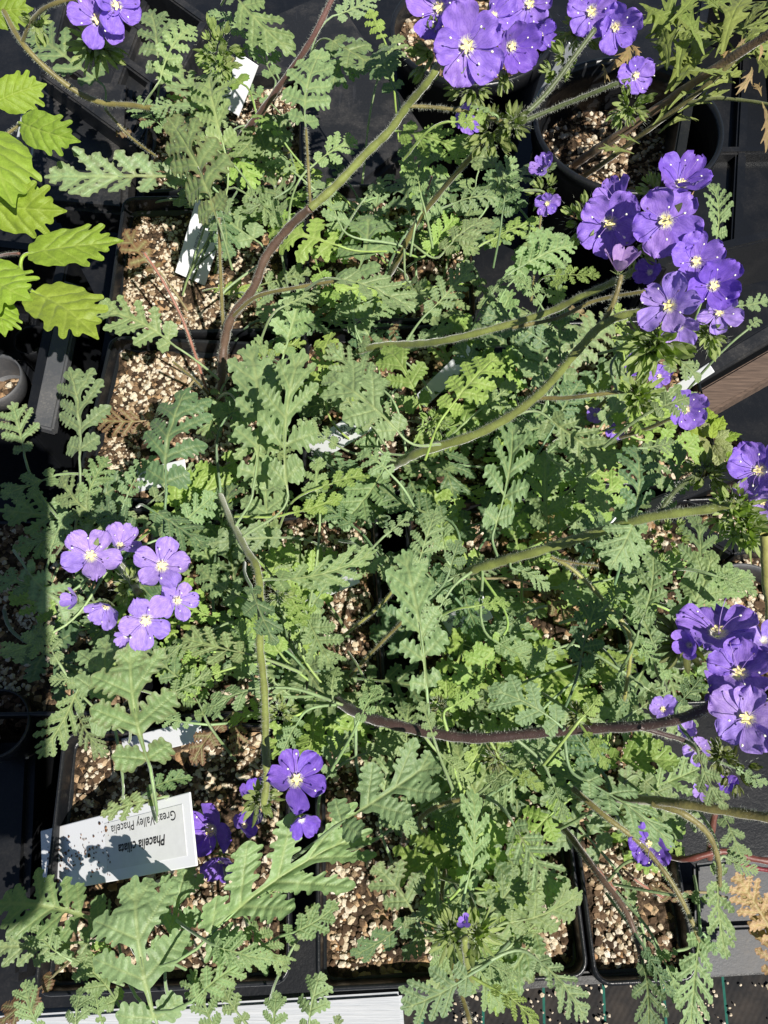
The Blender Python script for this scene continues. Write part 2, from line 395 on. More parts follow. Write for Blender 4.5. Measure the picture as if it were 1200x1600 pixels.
POTS = [  # cx, cy, rot, half x, half y, label
    (-0.0765, -0.004, 2.5, 0.0432, 0.0432, 'black square pot holding the tilted white tag with the bold printed plant name', 760),
    (0.0215, -0.0015, 2.5, 0.0462, 0.0440, 'black square pot of bare gritty soil above the end of the white board', 800),
    (0.0868, -0.0012, 2.5, 0.0180, 0.0440, 'narrow black rectangular pot beside the grey tray flange', 760),
    (-0.1385, 0.086, 1, 0.0430, 0.0430, 'black square pot lying in the straight-edged shadow', 500),
    (-0.0440, 0.087, 3, 0.0430, 0.0430, 'black square pot under the stem that reaches down to the lone open flower', 650),
    (0.0540, 0.091, 2, 0.0440, 0.0430, 'black square pot hidden under leaves with a printed white tag', 400),
    (0.1500, 0.092, 3, 0.0430, 0.0430, 'black square pot under drooping leaves beside the small grey round pot', 400),
    (-0.0885, 0.1735, -3, 0.0425, 0.0420, 'black square pot of pale gritty soil beside the grey rail', 900),
    (0.0060, 0.180, 3, 0.0430, 0.0430, 'black square pot in the thick of the foliage under crossing green stems', 400),
    (0.1020, 0.183, 2, 0.0430, 0.0430, 'black square pot in the leaf shade below the large flower head', 300),
    (-0.0905, 0.2620, 1.5, 0.0425, 0.0425, 'black square pot with a reddish trailing leaf stalk and a white tag', 700),
    (0.0020, 0.2690, 0, 0.0430, 0.0430, 'black square pot under the tall stem that carries a flower cluster', 300),
    (-0.0860, 0.3510, 3, 0.0425, 0.0425, 'black square pot beside the ribbed charcoal tray', 600),
]
for i, (cx, cy, rot, hx, hy, lab, np_) in enumerate(POTS):
    square_pot(cx, cy, rot, hx, hy, lab, np_, int(np_ * 0.55), i + 1)

# carrying tray under the pots: front flange and corner deck
def quad_slab(name, pts, thick, mat, bev=0.0012, parent=None):
    """a slab whose top outline runs through the given points"""
    import bmesh
    c = sum((Vector(p) for p in pts), Vector()) / len(pts)
    bm = bmesh.new(); vs = [bm.verts.new(Vector(p) - c) for p in pts]; f = bm.faces.new(vs)
    bm.normal_update()
    if f.normal.z < 0: bmesh.ops.reverse_faces(bm, faces=[f])
    ex = bmesh.ops.extrude_face_region(bm, geom=[f])
    for v in ex['geom']:
        if isinstance(v, bmesh.types.BMVert): v.co.z -= thick
    bmesh.ops.recalc_face_normals(bm, faces=bm.faces[:])
    if bev: bmesh.ops.bevel(bm, geom=bm.edges[:], offset=bev, segments=2, affect='EDGES')
    me = bpy.data.meshes.new(name); bm.to_mesh(me); bm.free(); me.materials.append(mat)
    return obj(name, me, parent, c if parent is None else c - parent.location)
def pq(pl, h): return [P(x, y, h) for x, y in pl]

tr = empty('carrying_tray', (0.12, -0.03, 0)); tag(tr, 'grey-black carrying tray with a wide dusty corner flange round the pots', 'tray')
quad_slab('front_flange', pq([(628, 1538), (1075, 1508), (1078, 1528), (632, 1560)], -0.006), 0.004, M_TRAY, parent=tr)
quad_slab('corner_deck', pq([(1086, 1350), (1260, 1330), (1260, 1440), (1088, 1448)], -0.006), 0.004, M_GREYP, parent=tr)
quad_slab('corner_step', pq([(1084, 1450), (1262, 1442), (1262, 1516), (1082, 1528)], -0.003), 0.007, M_GREYP, parent=tr)
quad_slab('corner_post', pq([(1110, 1400), (1240, 1395), (1240, 1490), (1110, 1495)], -0.010), 0.078, M_TRAY, parent=tr)
quad_slab('front_wall', pq([(635, 1548), (1250, 1512), (1250, 1520), (636, 1556)], -0.011), 0.078, M_TRAY, parent=tr)

quad_slab('tray_floor', [(-.30, -.052, .006), (.16, -.046, .006), (.14, .42, .006), (-.32, .42, .006)], .005, M_POT, .0005, tr)
wb = quad_slab('white_board', pq([(-60, 1592), (628, 1550), (634, 1640), (-60, 1680)], -0.016), 0.012, M_WHITEW)
wb_e = tag(wb, 'white painted board lying along the front of the pots', 'board')

ws = quad_slab('wood_slat', pq([(1086, 612), (1260, 512), (1260, 560), (1108, 646)], 0.0), 0.010, M_WOOD)
tag(ws, 'weathered brown wooden slat between black pots', 'slat')

# ------------------------------------------------------------------ other trays and pots around
def tray(label, corners, h, floor_h, nribs, group=None, mat=M_TRAY, wall=0.0025):
    """open tray: floor, four walls, raised cross ribs; corners are the outline of its rim"""
    c = sum((Vector(p) for p in corners), Vector()) / 4
    root = empty('nursery_tray', (c.x, c.y, 0)); tag(root, label, 'tray', group)
    fl = [Vector((p.x, p.y, ZR + floor_h)) for p in corners]
    quad_slab('tray_floor', [c2 + (Vector((c.x, c.y, c2.z)) - c2) * 0.01 for c2 in fl], 0.003, mat, 0.0004, root)
    n = len(corners)
    for i in range(4):
        a = Vector(corners[i]); b = Vector(corners[(i + 1) % 4]); d = (b - a).normalized(); nn = Vector((-d.y, d.x, 0))
        if nn.dot(Vector((c.x, c.y, 0)) - Vector((a.x, a.y, 0))) < 0: nn = -nn
        z = ZR + h
        quad_slab('tray_wall', [Vector((q.x, q.y, z + i * 0.0004)) for q in (a, b, b + nn * 0.006, a + nn * 0.006)], h - floor_h + 0.001, mat, 0.001, root)
    for k in range(nribs):
        f = (k + 1) / (nribs + 1)
        for (i0, i1, i2, i3) in ((0, 1, 3, 2), (0, 3, 1, 2)):
            a = fl[i0].lerp(fl[i1], f); b = fl[i2].lerp(fl[i3], f); d = (b - a).normalized(); s = Vector((-d.y, d.x, 0)) * 0.003
            up = Vector((0, 0, 0.006 + (0.0007 if i1 == 3 else 0)))
            quad_slab('rib', [a - s + up, a + s + up, b + s + up, b - s + up], 0.0085, mat, 0.0012, root)
    return root
tray('ribbed charcoal tray behind the paired flowers', pq([(62, 118), (215, 230), (330, 30), (120, -120)], 0.0), -0.0, -0.02, 3)
t2 = quad_slab('tray_lid', pq([(52, 112), (205, 128), (196, 330), (70, 318)], -0.012), 0.02, M_TRAY, 0.003)
tag(t2, 'dusty charcoal plastic panel under the trailing hairy stem', 'plastic panel')
t3 = quad_slab('tray_lid', pq([(380, 40), (520, -20), (668, 205), (520, 330), (420, 290)], -0.02), 0.03, M_TRAY, 0.003)
tag(t3, 'smooth charcoal plastic panel below the round gallon pot rim', 'plastic panel')
tray('black panelled tray beneath the lanceolate leaved plant', pq([(1012, 440), (1330, 360), (1290, 40), (1090, -10)], -0.01), 0.0, -0.035, 1, mat=M_POT)
tray('black plastic tray under the drooping flower buds', pq([(990, 800), (1130, 880), (1280, 860), (1240, 700)], -0.01), 0.0, -0.03, 0, mat=M_POT)
bt = quad_slab('black_slab', pq([(-140, 1150), (52, 1148), (36, 1535), (-140, 1545)], -0.02), 0.06, M_POT, 0.003); tag(bt, 'black slab beside the pot with the printed tag', 'tub')  # plain black slab added to cover the weed mat here
tray('black empty tray against the yellow-green leaves', pq([(-120, 700), (62, 690), (118, 400), (-60, 380)], -0.012), -0.006, -0.06, 2, mat=M_POT)
rl = quad_slab('plastic_rail', pq([(98, 436), (128, 446), (82, 672), (50, 664)], -0.002), 0.006, M_GREYP, 0.001)
tag(rl, 'flat grey plastic rail between the empty tray and the gritty pots', 'rail')
bs_ = quad_slab('black_strip', pq([(1080, 606), (1260, 500), (1260, 470), (1070, 585)], -0.004), 0.02, M_TRAY, 0.001)
tag(bs_, 'black plastic strip lying along the brown wooden slat', 'strip')

def round_pot(px, py, h, r, label, soil_d, depth_, seed, grooves=0, mat=M_POT, nper=400):
    c = P(px, py, h); z = c.z
    root = empty('round_pot', (c.x, c.y, z - depth_)); tag(root, label, 'plant pot', 'round nursery pots')
    prof = [(r * 0.82, 0), (r * 0.98, depth_ - 0.012), (r * 1.02, depth_ - 0.012), (r * 1.04, depth_ - 0.002), (r * 1.03, depth_), (r * 0.985, depth_), (r * 0.97, depth_ - 0.003)]
    for k in range(12):
        zz = depth_ - 0.006 - k * 0.0026
        prof.append((r * (0.965 - 0.003 * k) - (0.0015 if (k % 2 and grooves) else 0), zz))
    m = 64; V, F = loft([[(q[0] * math.cos(2 * math.pi * k / m), q[0] * math.sin(2 * math.pi * k / m), q[1]) for k in range(m)] for q in prof])
    F.append(tuple(range(m - 1, -1, -1)))
    obj('pot_wall', mesh_np('pot_wall', V, F, mat), root)
    V = [(0, 0, depth_ - soil_d)]; F = []; rs = 9
    for j in range(1, rs + 1):
        rr = r * 0.962 * j / rs
        for k in range(m):
            x = rr * math.cos(2 * math.pi * k / m); y = rr * math.sin(2 * math.pi * k / m)
            V.append((x, y, depth_ - soil_d + 0.003 * noise.noise(Vector((x * 70 + seed, y * 70, 1)))))
    for k in range(m): F.append((0, 1 + k, 1 + (k + 1) % m))
    for j in range(rs - 1):
        for k in range(m):
            a = 1 + j * m; F.append((a + k, a + (k + 1) % m, a + m + (k + 1) % m, a + m + k))
    obj('soil', mesh_np('soil', V, F, M_SOIL), root)
    rng = random.Random(seed); pts = []
    for _ in range(nper):
        a = rng.uniform(0, 6.283); q = r * 0.93 * math.sqrt(rng.random()); x = q * math.cos(a); y = q * math.sin(a)
        pts.append((x, y, depth_ - soil_d + 0.0005 + 0.003 * noise.noise(Vector((x * 70 + seed, y * 70, 1)))))
    h2 = len(pts) // 2
    chips('perlite', pts[:h2], 0.0011, 0.8, M_PERL, rng, root); chips('bark_chips', pts[h2:], 0.0012, 0.4, M_BARK, rng, root)
    return root
round_pot(738, 42, 0.0, 0.046, 'round black pot with a wide rim behind the tallest flower cluster', 0.012, 0.088, 31, 1, nper=700)
round_pot(982, 190, 0.0, 0.0495, 'round black pot with ridged walls where the thick tan stem grows', 0.030, 0.088, 32, 1, nper=800)
round_pot(1104, 722, 0.0, 0.021, 'small round black pot holding a pale withered rosette', 0.008, 0.06, 33, 0, nper=160)
round_pot(1172, 952, 0.0, 0.019, 'small grey round pot beside the opening flower head', 0.010, 0.06, 34, 0, M_GREYP, 160)
round_pot(48, 530, -0.03, 0.0085, 'tiny black round cell beside the grey rail', 0.03, 0.04, 35, 0, M_POT, 20)
round_pot(-8, 1130, 0.0, 0.0125, 'small black round cell in the straight-edged shadow', 0.02, 0.05, 36, 0, M_POT, 20)
round_pot(-12, 590, -0.01, 0.013, 'pale-rimmed round cell inside the empty black tray', 0.02, 0.04, 37, 0, M_GREYP, 20)

# ------------------------------------------------------------------ leaf templates: outline by distance field, triangulated
def march(prims, veins, x0, x1, y0, y1, h, k=0.010):
    xs = np.arange(x0, x1 + h, h); ys = np.arange(y0, y1 + h, h)
    X, Y = np.meshgrid(xs, ys)
    def field(X, Y):
        acc = np.zeros_like(X)
        for (ax, ay, bx, by, r0, r1) in prims:
            dx, dy = bx - ax, by - ay; L2 = dx * dx + dy * dy + 1e-12
            t = np.clip(((X - ax) * dx + (Y - ay) * dy) / L2, 0, 1)
            d = np.hypot(X - ax - t * dx, Y - ay - t * dy) - (r0 + (r1 - r0) * t)
            acc += np.exp(np.clip(-d / k, -60, 60))
        return -k * np.log(acc + 1e-30)
    S = field(X, Y); ny, nx = S.shape
    vid = {}; V = []; F = []
    def cv(i, j):
        q = (i, j)
        if q not in vid: vid[q] = len(V); V.append((xs[i], ys[j]))
        return vid[q]
    def ev(i, j, i2, j2):
        q = (i, j, i2, j2) if (i, j) < (i2, j2) else (i2, j2, i, j)
        if q not in vid:
            a, b = S[q[1], q[0]], S[q[3], q[2]]; t = min(max(a / (a - b), 0.02), 0.98)
            vid[q] = len(V); V.append((xs[q[0]] + (xs[q[2]] - xs[q[0]]) * t, ys[q[1]] + (ys[q[3]] - ys[q[1]]) * t))
        return vid[q]
    inside = S < 0
    anyc = inside[:-1, :-1] | inside[1:, :-1] | inside[:-1, 1:] | inside[1:, 1:]
    for j, i in zip(*np.nonzero(anyc)):
        c = [(i, j), (i + 1, j), (i + 1, j + 1), (i, j + 1)]
        poly = []
        for a in range(4):
            p, q = c[a], c[(a + 1) % 4]
            ip, iq = inside[p[1], p[0]], inside[q[1], q[0]]
            if ip: poly.append(cv(*p))
            if ip != iq: poly.append(ev(*p, *q))
        if len(poly) >= 3: F.append(tuple(poly))
    V = np.array(V)
    edge = np.clip(-field(V[:, 0], V[:, 1]) / 0.05, 0, 1)
    dv = np.full(len(V), 9.0); vein = np.zeros(len(V))
    for (ax, ay, bx, by, wv, st) in veins:
        dx, dy = bx - ax, by - ay; L2 = dx * dx + dy * dy + 1e-12
        t = np.clip(((V[:, 0] - ax) * dx + (V[:, 1] - ay) * dy) / L2, 0, 1)
        d = np.hypot(V[:, 0] - ax - t * dx, V[:, 1] - ay - t * dy)
        wl = wv * (1 - 0.6 * t)
        vein = np.maximum(vein, st * np.exp(-(d / wl) ** 2)); dv = np.minimum(dv, d)
    return V, F, edge, vein, dv

def T_phacelia(seed, nl, hw, sep, h=1 / 84):
    """feather-lobed leaf: sessile lobes with scalloped margins along a midrib that widens to the tip"""
    rg = random.Random(seed); prims = []; veins = [(0, 0, 0.97, 0, 0.017, 1.0)]; lob = []
    x0, x1 = 0.09, 0.88; dx0 = (x1 - x0) / (nl - 0.6); SC_ = 1.0
    for i in range(nl):
        f = i / (nl - 1)
        for s in (-1, 1):
            x = x0 + (x1 - x0) * f ** 0.94 + rg.uniform(-.020, .020)
            L = hw * float(np.interp(f, [0, .2, .45, .7, .88, 1], [.50, .80, 1, .90, .66, .38])) * rg.uniform(.86, 1.12)
            a = R(64 - 28 * f + rg.uniform(-12, 12)); dxx = dx0 * (1.06 - .25 * f)
            ux, uy = math.cos(a), s * math.sin(a); vx, vy = -uy, ux
            W = min(0.585 * dxx * math.sin(a) * rg.uniform(1.0, 1.14), L * 0.46)
            def at(q, o=0.0): return (x + ux * L * q + vx * o, uy * L * q + vy * o)
            e = at(1 - .55 * W / L)
            b = at(0.10 if f < sep else 0.0)
            prims.append((x, 0, *e, 0.008 if f < sep else W * .60, W * .46))
            prims.append((*at(.30), *e, W * .56, W * .56))
            veins.append((x, 0, *at(.96), 0.010, 0.75)); lob.append((x, 0, *e, rg.uniform(-.12, .14), s))
            nt_ = 4 if L > .36 else 3 if L > .14 else 2
            for kk in range(nt_):
                q = .40 + .46 * kk / (nt_ - 1)
                for s2 in (-1, 1):
                    if q < .4 and f < sep and rg.random() < .5: continue
                    o = s2 * W * rg.uniform(.70, .92) * (1.0 - .16 * (kk == nt_ - 1))
                    p0 = at(q - .08, 0); p1 = at(q + rg.uniform(-.03, .03), o)
                    r_ = W * rg.uniform(.25, .30) * (3 / max(3, nt_)) ** .5
                    prims.append((*p0, *p1, r_ * 1.1, r_ * .78)); veins.append((*p0, *p1, 0.006, 0.4))
            prims.append((*e, *at(1 - .18 * W / L), W * .32, W * .27))
    tl = hw * 0.36
    prims.append((0.80, 0, 0.94, 0, tl * .50, tl * .34))
    for aa in (-78, -38, 0, 38, 78):
        a = R(aa + rg.uniform(-6, 6)); ln = tl * (0.86 if aa else .66); bx = 0.93 - abs(aa) * .0012
        prims.append((bx, 0, bx + ln * math.cos(a), ln * math.sin(a), tl * .2, tl * .17)); veins.append((bx, 0, bx + ln * math.cos(a), ln * math.sin(a), .006, .4))
    prims.append((0, 0, 0.88, 0, 0.009, 0.016)); prims.append((x0 + (x1 - x0) * sep, 0, 0.88, 0, 0.013, hw * .13))
    V, F, e, ve, dv = march(prims, veins, -0.03, 1.08, -hw * 1.2 - .05, hw * 1.2 + .05, h, 0.0034)
    return finish(V, F, e, ve, dv, lob, seed, hw)
def finish(V, F, e, ve, dv, lob, seed, hw, puff=0.017):
    Wt = np.zeros(len(V)); Z = np.zeros(len(V))
    for (ax, ay, bx, by, sl_, s) in lob:
        dx, dy = bx - ax, by - ay; L2 = dx * dx + dy * dy
        t = np.clip(((V[:, 0] - ax) * dx + (V[:, 1] - ay) * dy) / L2, 0, 1)
        d = np.hypot(V[:, 0] - ax - t * dx, V[:, 1] - ay - t * dy)
        wgt = np.exp(-d / 0.022); Wt += wgt; Z += wgt * sl_ * np.abs(V[:, 1])
    Z = Z / (Wt + 1e-3)
    Z += puff * (1 - np.exp(-(dv / 0.022) ** 1.4)) - 0.012 * (1 - e) * 0.6
    Z += np.array([0.020 * noise.noise(Vector((x * 7 + seed, y * 7, 2))) + 0.008 * noise.noise(Vector((x * 19 + seed, y * 19, 5))) for x, y in V])
    return dict(V=V, F=F, e=e, ve=ve, Z=Z, hw=max(abs(V[:, 1])))
def T_ovate(seed, hw, nteeth, deep, h=1 / 60):
    rg = random.Random(seed); prims = []; veins = [(0, 0, 0.96, 0, 0.016, 1.0)]; lob = []
    prims.append((0.0, 0, 0.08, 0, 0.008, 0.01))
    for i in range(9):
        f = i / 8; x = 0.10 + 0.78 * f; wd = hw * (math.sin(math.pi * (0.16 + 0.80 * f ** 0.85))) * (1 - deep)
        prims.append((x, -wd * .62, x, wd * .62, wd * .36 + .02, wd * .36 + .02))
    for i in range(nteeth):
        f = (i + .5) / nteeth; x = 0.10 + 0.66 * f; wd = hw * math.sin(math.pi * (0.20 + 0.74 * f ** 0.85)) * rg.uniform(.96, 1.08)
        for s in (-1, 1):
            a = R(52 - 14 * f); L = wd / math.sin(a)
            ex, ey = x + L * math.cos(a), s * wd
            prims.append((x + (ex - x) * .3, ey * .3, ex - (ex - x) * .08, ey * .92, (.075 if f < .6 else .06), .040)); veins.append((x, 0, ex, ey, .011, .75)); lob.append((x, 0, ex, ey, rg.uniform(-.06, .06), s))
    prims.append((.8, 0, 1.0, 0, hw * .3, .014))
    V, F, e, ve, dv = march(prims, veins, -.03, 1.08, -hw * 1.25 - .05, hw * 1.25 + .05, h, 0.012)
    return finish(V, F, e, ve, dv, lob, seed, hw, 0.022)
def T_lance(seed, nl, hw, h=1 / 90):
    rg = random.Random(seed); prims = [(0, 0, .35, 0, .016, .06), (.35, 0, .75, 0, .06, .075), (.75, 0, 1, 0, .075, .008)]; veins = [(0, 0, .97, 0, .012, .8)]; lob = [(0, 0, 1, 0, 0, 1)]
    for i in range(nl):
        for s in (-1, 1):
            x = .30 + .42 * (i + rg.uniform(.1, .6)) / nl; L = hw * rg.uniform(.75, 1.1); a = R(rg.uniform(24, 40))
            ex, ey = x + L * math.cos(a) * 1.3, s * L * math.sin(a) * 1.5
            prims.append((x, 0, ex, ey, .055, .01)); veins.append((x, 0, ex, ey, .008, .5)); lob.append((x, 0, ex, ey, rg.uniform(-.2, .2), s))
    V, F, e, ve, dv = march(prims, veins, -.03, 1.05, -.4, .4, h, 0.008)
    return finish(V, F, e, ve, dv, lob, seed, hw, 0.008)
TP = {'deep': [T_phacelia(100 + i, 5 + i % 3, 0.34 + 0.025 * (i % 4), 0.16 + 0.05 * (i % 4)) for i in range(10)],
      'broad': [T_phacelia(200 + i, 4 + i % 2, 0.40 + 0.025 * (i % 4), 0.10 + 0.06 * (i % 3)) for i in range(9)],
      'pinn': [T_phacelia(300 + i, 6 + i % 2, 0.27 + 0.02 * (i % 3), 0.45 + 0.06 * (i % 3)) for i in range(6)],
      'small': [T_phacelia(400 + i, 5, 0.30, 0.15, 1 / 60) for i in range(4)],
      'ovate': [T_ovate(500 + i, 0.33, 4, 0.12) for i in range(4)],
      'lance': [T_lance(600 + i, 2, 0.24) for i in range(4)]}
TP['spat'] = [T_ovate(700, 0.26, 3, 0.02)]

def leaf_mesh(tp, B, T, U, ws, arch, fold, curl, att, prad, mats, wave=0.0, ph=0.0, bend=0.0):
    """bend a flat template along an arc from base B to tip T; att = where the stalk joins"""
    B, T, U = Vector(B), Vector(T), Vector(U)
    L = (T - B).length; D = np.array(T - B); Un = np.array(U)
    V2 = tp['V']; s = V2[:, 0]; y = V2[:, 1] * ws; yb = bend * 4 * s * (1 - s)
    C = np.array(B)[None] + D[None] * s[:, None] + Un[None] * (arch * L * 4 * s * (1 - s))[:, None]
    tg = D[None] + Un[None] * (arch * L * (4 - 8 * s))[:, None]
    tg /= np.linalg.norm(tg, axis=1)[:, None]
    sd = np.cross(Un[None], tg); sd /= np.linalg.norm(sd, axis=1)[:, None]
    nn = np.cross(tg, sd)
    hz = tp['Z'] + fold * np.abs(y) - curl * y * y * 3 + wave * np.sin(s * 9 + ph) * (0.3 + np.abs(y) * 3)
    V = C + sd * ((y + yb) * L)[:, None] + nn * (hz * L)[:, None]
    F = list(tp['F']); nf = len(F); uv = V2; ve = tp['ve']; e = tp['e']
    if att is not None:
        A = Vector(att); d = (B - A).length; t0 = Vector(D).normalized() + U * (arch * 4)
        c1 = B - t0.normalized() * d * 0.36
        c2 = A + Vector((0, 0, 1)) * d * 0.06 + (B - A) * 0.3
        pts = []
        for k in range(11):
            t = k / 10; pts.append(A * (1 - t) ** 3 + c2 * (3 * t * (1 - t) ** 2) + c1 * (3 * t * t * (1 - t)) + B * t ** 3)
        for k in range(1, 6):     # carry the stalk on under the blade as the midrib
            i = k / 10
            pts.append(B + Vector(D) * i + U * (arch * L * 4 * i * (1 - i)) - U * (prad * 0.75) + U.cross(Vector(D).normalized()) * (bend * L * 4 * i * (1 - i)))
        rad = [prad * 1.15] * 6 + [prad] * 5 + [prad * (1 - k / 7) for k in range(1, 6)]
        tv, tf = tube(pts, rad, 6); off = len(V)
        V = np.concatenate([V, np.array([v[:] for v in tv])]); F += [tuple(a + off for a in f) for f in tf]
        uv = np.concatenate([uv, np.zeros((len(tv), 2))]); ve = np.concatenate([ve, np.full(len(tv), 0.9)]); e = np.concatenate([e, np.ones(len(tv))])
    V = V - np.array(B)
    midx = [0] * nf + [1] * (len(F) - nf)
    return mesh_np('leaf', V, F, mats, True, midx, uv, dict(vein=ve, edge=e))

TONE = {'g': (0.207, 0.302, 0.134), 'y': (0.24, 0.355, 0.085), 'd': (0.115, 0.195, 0.088), 'r': (0.22, 0.19, 0.095), 'b': (0.40, 0.28, 0.14), 'o': (0.26, 0.375, 0.045), 'l': (0.20, 0.255, 0.065), 'p': (0.30, 0.34, 0.14)}  # d: dark green, also shade painted into leaves that lie in shadow
def tone(c, rng, red=None):
    b = TONE[c]; k = rng.uniform(.82, 1.22)
    rd = red if red is not None else (0.62 if c == 'r' else (0.26 if rng.random() < .12 else 0.0) if c == 'g' else 0)
    return (b[0] * k * rng.uniform(.94, 1.08), b[1] * k, b[2] * k * rng.uniform(.9, 1.12), 1 - rd)

# ------------------------------------------------------------------ the flowering plants (one in each square pot)
PL = {}
def plant(key, px, py, label, cat='plant', group=None, h=SOIL_DZ):
    c = P(px, py, h); o = empty('flowering_plant' if group else 'leafy_plant', c); tag(o, label, cat, group); PL[key] = dict(o=o, c=c, stems=[])
    return o
GP = 'flowering plants in the square pots'
plant('A', 165, 1445, 'hairy grey-green lobed leaved plant in the pot with the tilted printed white tag', group=GP)
plant('B', 690, 1330, 'grey-green plant with one small closed purple bud in the pot above the white board', group=GP)
plant('C', 905, 1270, 'plant with drooping stalks hanging over the narrow pot and one nodding violet flower', group=GP)
plant('D', 130, 850, 'plant carrying a ring of pale violet flowers at the edge of the straight shadow', group=GP)
plant('E', 470, 1060, 'plant with a dark brown stem and a lone open flower over gritty soil', group=GP)
plant('F', 720, 920, 'plant whose green stem ends in plump buds and a flower by the small round pot', group=GP)
plant('G', 1010, 1010, 'plant with violet flowers opening above the grey round pot', group=GP)
plant('H', 345, 640, 'tall plant with a thick forked brown stem and a cluster over the round pot', group=GP)
plant('I', 600, 720, 'plant with two arching green stems ending in the big violet flower head', group=GP)
plant('J', 870, 690, 'shaded leafy plant with small half-hidden violet flowers under the wooden slat end', group=GP)
plant('K', 300, 455, 'plant with a reddish trailing stalk of small leaves over gritty soil', group=GP)
plant('L', 610, 425, 'plant with an olive stem ending in a hairy coiled bud cluster', group=GP)
plant('M', 330, 265, 'plant with a maroon stem and leafy green buds beside the ribbed tray', group=GP)
SPK = 'ABCDEFGHIJKLM'

HAIRC = random.Random(5)
def stem(key, pts, r0, r1, col, hairs=True, name='stem'):
    c = PL[key]['c']; pp = catmull([P(x, y, h / 100) for x, y, h in pts], 7); n = len(pp)
    rad = [0.74 * (r0 + (r1 - r0) * i / (n - 1)) for i in range(n)]
    rad = [r * (1 + 0.09 * math.sin(i * 1.7)) for i, r in enumerate(rad)]
    rel = [p - c for p in pp]
    V, F = tube(rel, rad, 10)
    o = obj(name, mesh_np(name, [v[:] for v in V], F, M_STEM), PL[key]['o']); o.color = (*col, 1)
    PL[key]['stems'].append(pp)
    if hairs:
        HV = []; HF = []
        for i in range(n - 1):
            seg = (rel[i + 1] - rel[i]); L = seg.length
            for _ in range(int(L * 16000)):
                t = HAIRC.random(); p = rel[i] + seg * t
                d = Vector((HAIRC.gauss(0, 1), HAIRC.gauss(0, 1), HAIRC.gauss(0, 1))); d = (d - seg * (d.dot(seg) / seg.length_squared)).normalized()
                b = p + d * rad[i] * 0.95; tip = b + (d + seg.normalized() * HAIRC.uniform(-.3, .5)) * HAIRC.uniform(.0004, .0012)
                sd = seg.normalized() * 0.00004; k = len(HV)
                HV += [b - sd, b + sd, tip]; HF.append((k, k + 1, k + 2))
        if HV:
            hn = obj('hairs', mesh_np('hairs', [v[:] for v in HV], HF, M_HAIR, False), o); tag(hn, kind='stuff')
    return pp
GR = (0.19, 0.225, 0.06); OL = (0.17, 0.15, 0.05); BR = (0.105, 0.065, 0.045); DK = (0.055, 0.032, 0.028); PK = (0.30, 0.13, 0.09); YG = (0.27, 0.27, 0.08); DG = (0.075, 0.10, 0.035)
stem('H', [(345, 640, -1), (346, 590, 1), (350, 540, 2), (362, 496, 3), (395, 452, 4), (415, 402, 5), (452, 355, 6), (485, 325, 7)], .0027, .0023, BR)
stem('H', [(485, 325, 7), (525, 290, 7.6), (572, 240, 8.5), (608, 205, 9.2), (637, 165, 10), (668, 128, 11), (690, 95, 11.6)], .0023, .0017, GR)
stem('H', [(637, 166, 10), (680, 168, 10), (735, 176, 10), (790, 192, 10)], .0010, .0009, OL)
stem('H', [(350, 530, 2), (347, 480, 3), (344, 410, 4.5), (342, 340, 6)], .0011, .0009, OL)
stem('H', [(362, 496, 3), (400, 464, 4.5), (460, 450, 5.5), (530, 438, 6.2)], .0012, .0009, OL)
stem('H', [(485, 325, 7), (482, 270, 8), (478, 200, 8.5)], .0009, .0007, OL)
stem('M', [(335, 270, -1), (350, 252, 1), (375, 215, 3), (402, 182, 4.5), (440, 130, 6.5), (485, 65, 8.5), (525, -15, 10)], .0023, .0015, (0.14, 0.07, 0.06))
stem('M', [(352, 250, 1.2), (400, 240, 2.5), (455, 238, 3.5)], .0012, .0008, OL)
stem('M', [(355, 245, 1), (340, 190, 3), (345, 130, 5), (365, 90, 6)], .0010, .0008, OL)
stem('L', [(605, 435, 0), (620, 410, 2), (650, 350, 4), (690, 298, 6), (730, 252, 8), (755, 225, 9)], .0018, .0013, OL)
stem('L', [(655, 342, 4), (664, 310, 4.5), (675, 275, 5)], .0006, .0005, PK)
stem('I', [(560, 548, 3), (600, 540, 4), (645, 538, 5), (690, 533, 6), (755, 518, 7), (850, 490, 8), (905, 465, 9), (960, 440, 10), (1005, 415, 10.8)], .0021, .0014, GR)
stem('I', [(600, 735, 1), (625, 722, 3), (660, 705, 4.5), (740, 680, 6), (800, 648, 7), (850, 608, 8), (905, 545, 9.5), (945, 505, 10.5), (1000, 488, 11.2), (1035, 500, 11.5)], .0026, .0015, GR)
stem('I', [(940, 508, 10.4), (957, 475, 11), (967, 445, 11.4), (970, 430, 11.5)], .0012, .0010, OL)
stem('I', [(835, 622, 7.6), (880, 622, 8), (920, 618, 8.6), (990, 610, 9.2)], .0011, .0008, OL)
stem('I', [(740, 520, 6.6), (860, 500, 7.2), (930, 470, 8), (1010, 455, 9)], .0011, .0008, OL)
stem('F', [(700, 915, 1), (735, 893, 4), (780, 878, 5.2), (850, 858, 6.4), (940, 830, 7.8), (1015, 808, 9), (1110, 795, 10), (1150, 785, 10.5)], .0026, .0017, GR)
stem('F', [(860, 870, 6), (895, 890, 6), (940, 935, 5.5), (978, 980, 5), (985, 1020, 4.5), (975, 1095, 3)], .0008, .0009, YG)
stem('F', [(860, 872, 6), (900, 880, 6.2), (935, 884, 6.4)], .0005, .0005, OL)
stem('F', [(1025, 808, 9), (1052, 770, 9.4), (1080, 745, 9.8), (1100, 728, 10)], .0011, .0009, DG)
stem('E', [(480, 1070, 0), (515, 1088, 3), (560, 1115, 4.6), (600, 1128, 5.4), (680, 1146, 6), (750, 1153, 6.6), (840, 1145, 7.2), (930, 1138, 8), (1010, 1133, 9), (1080, 1117, 10), (1135, 1085, 10.5)], .0024, .0017, DK)
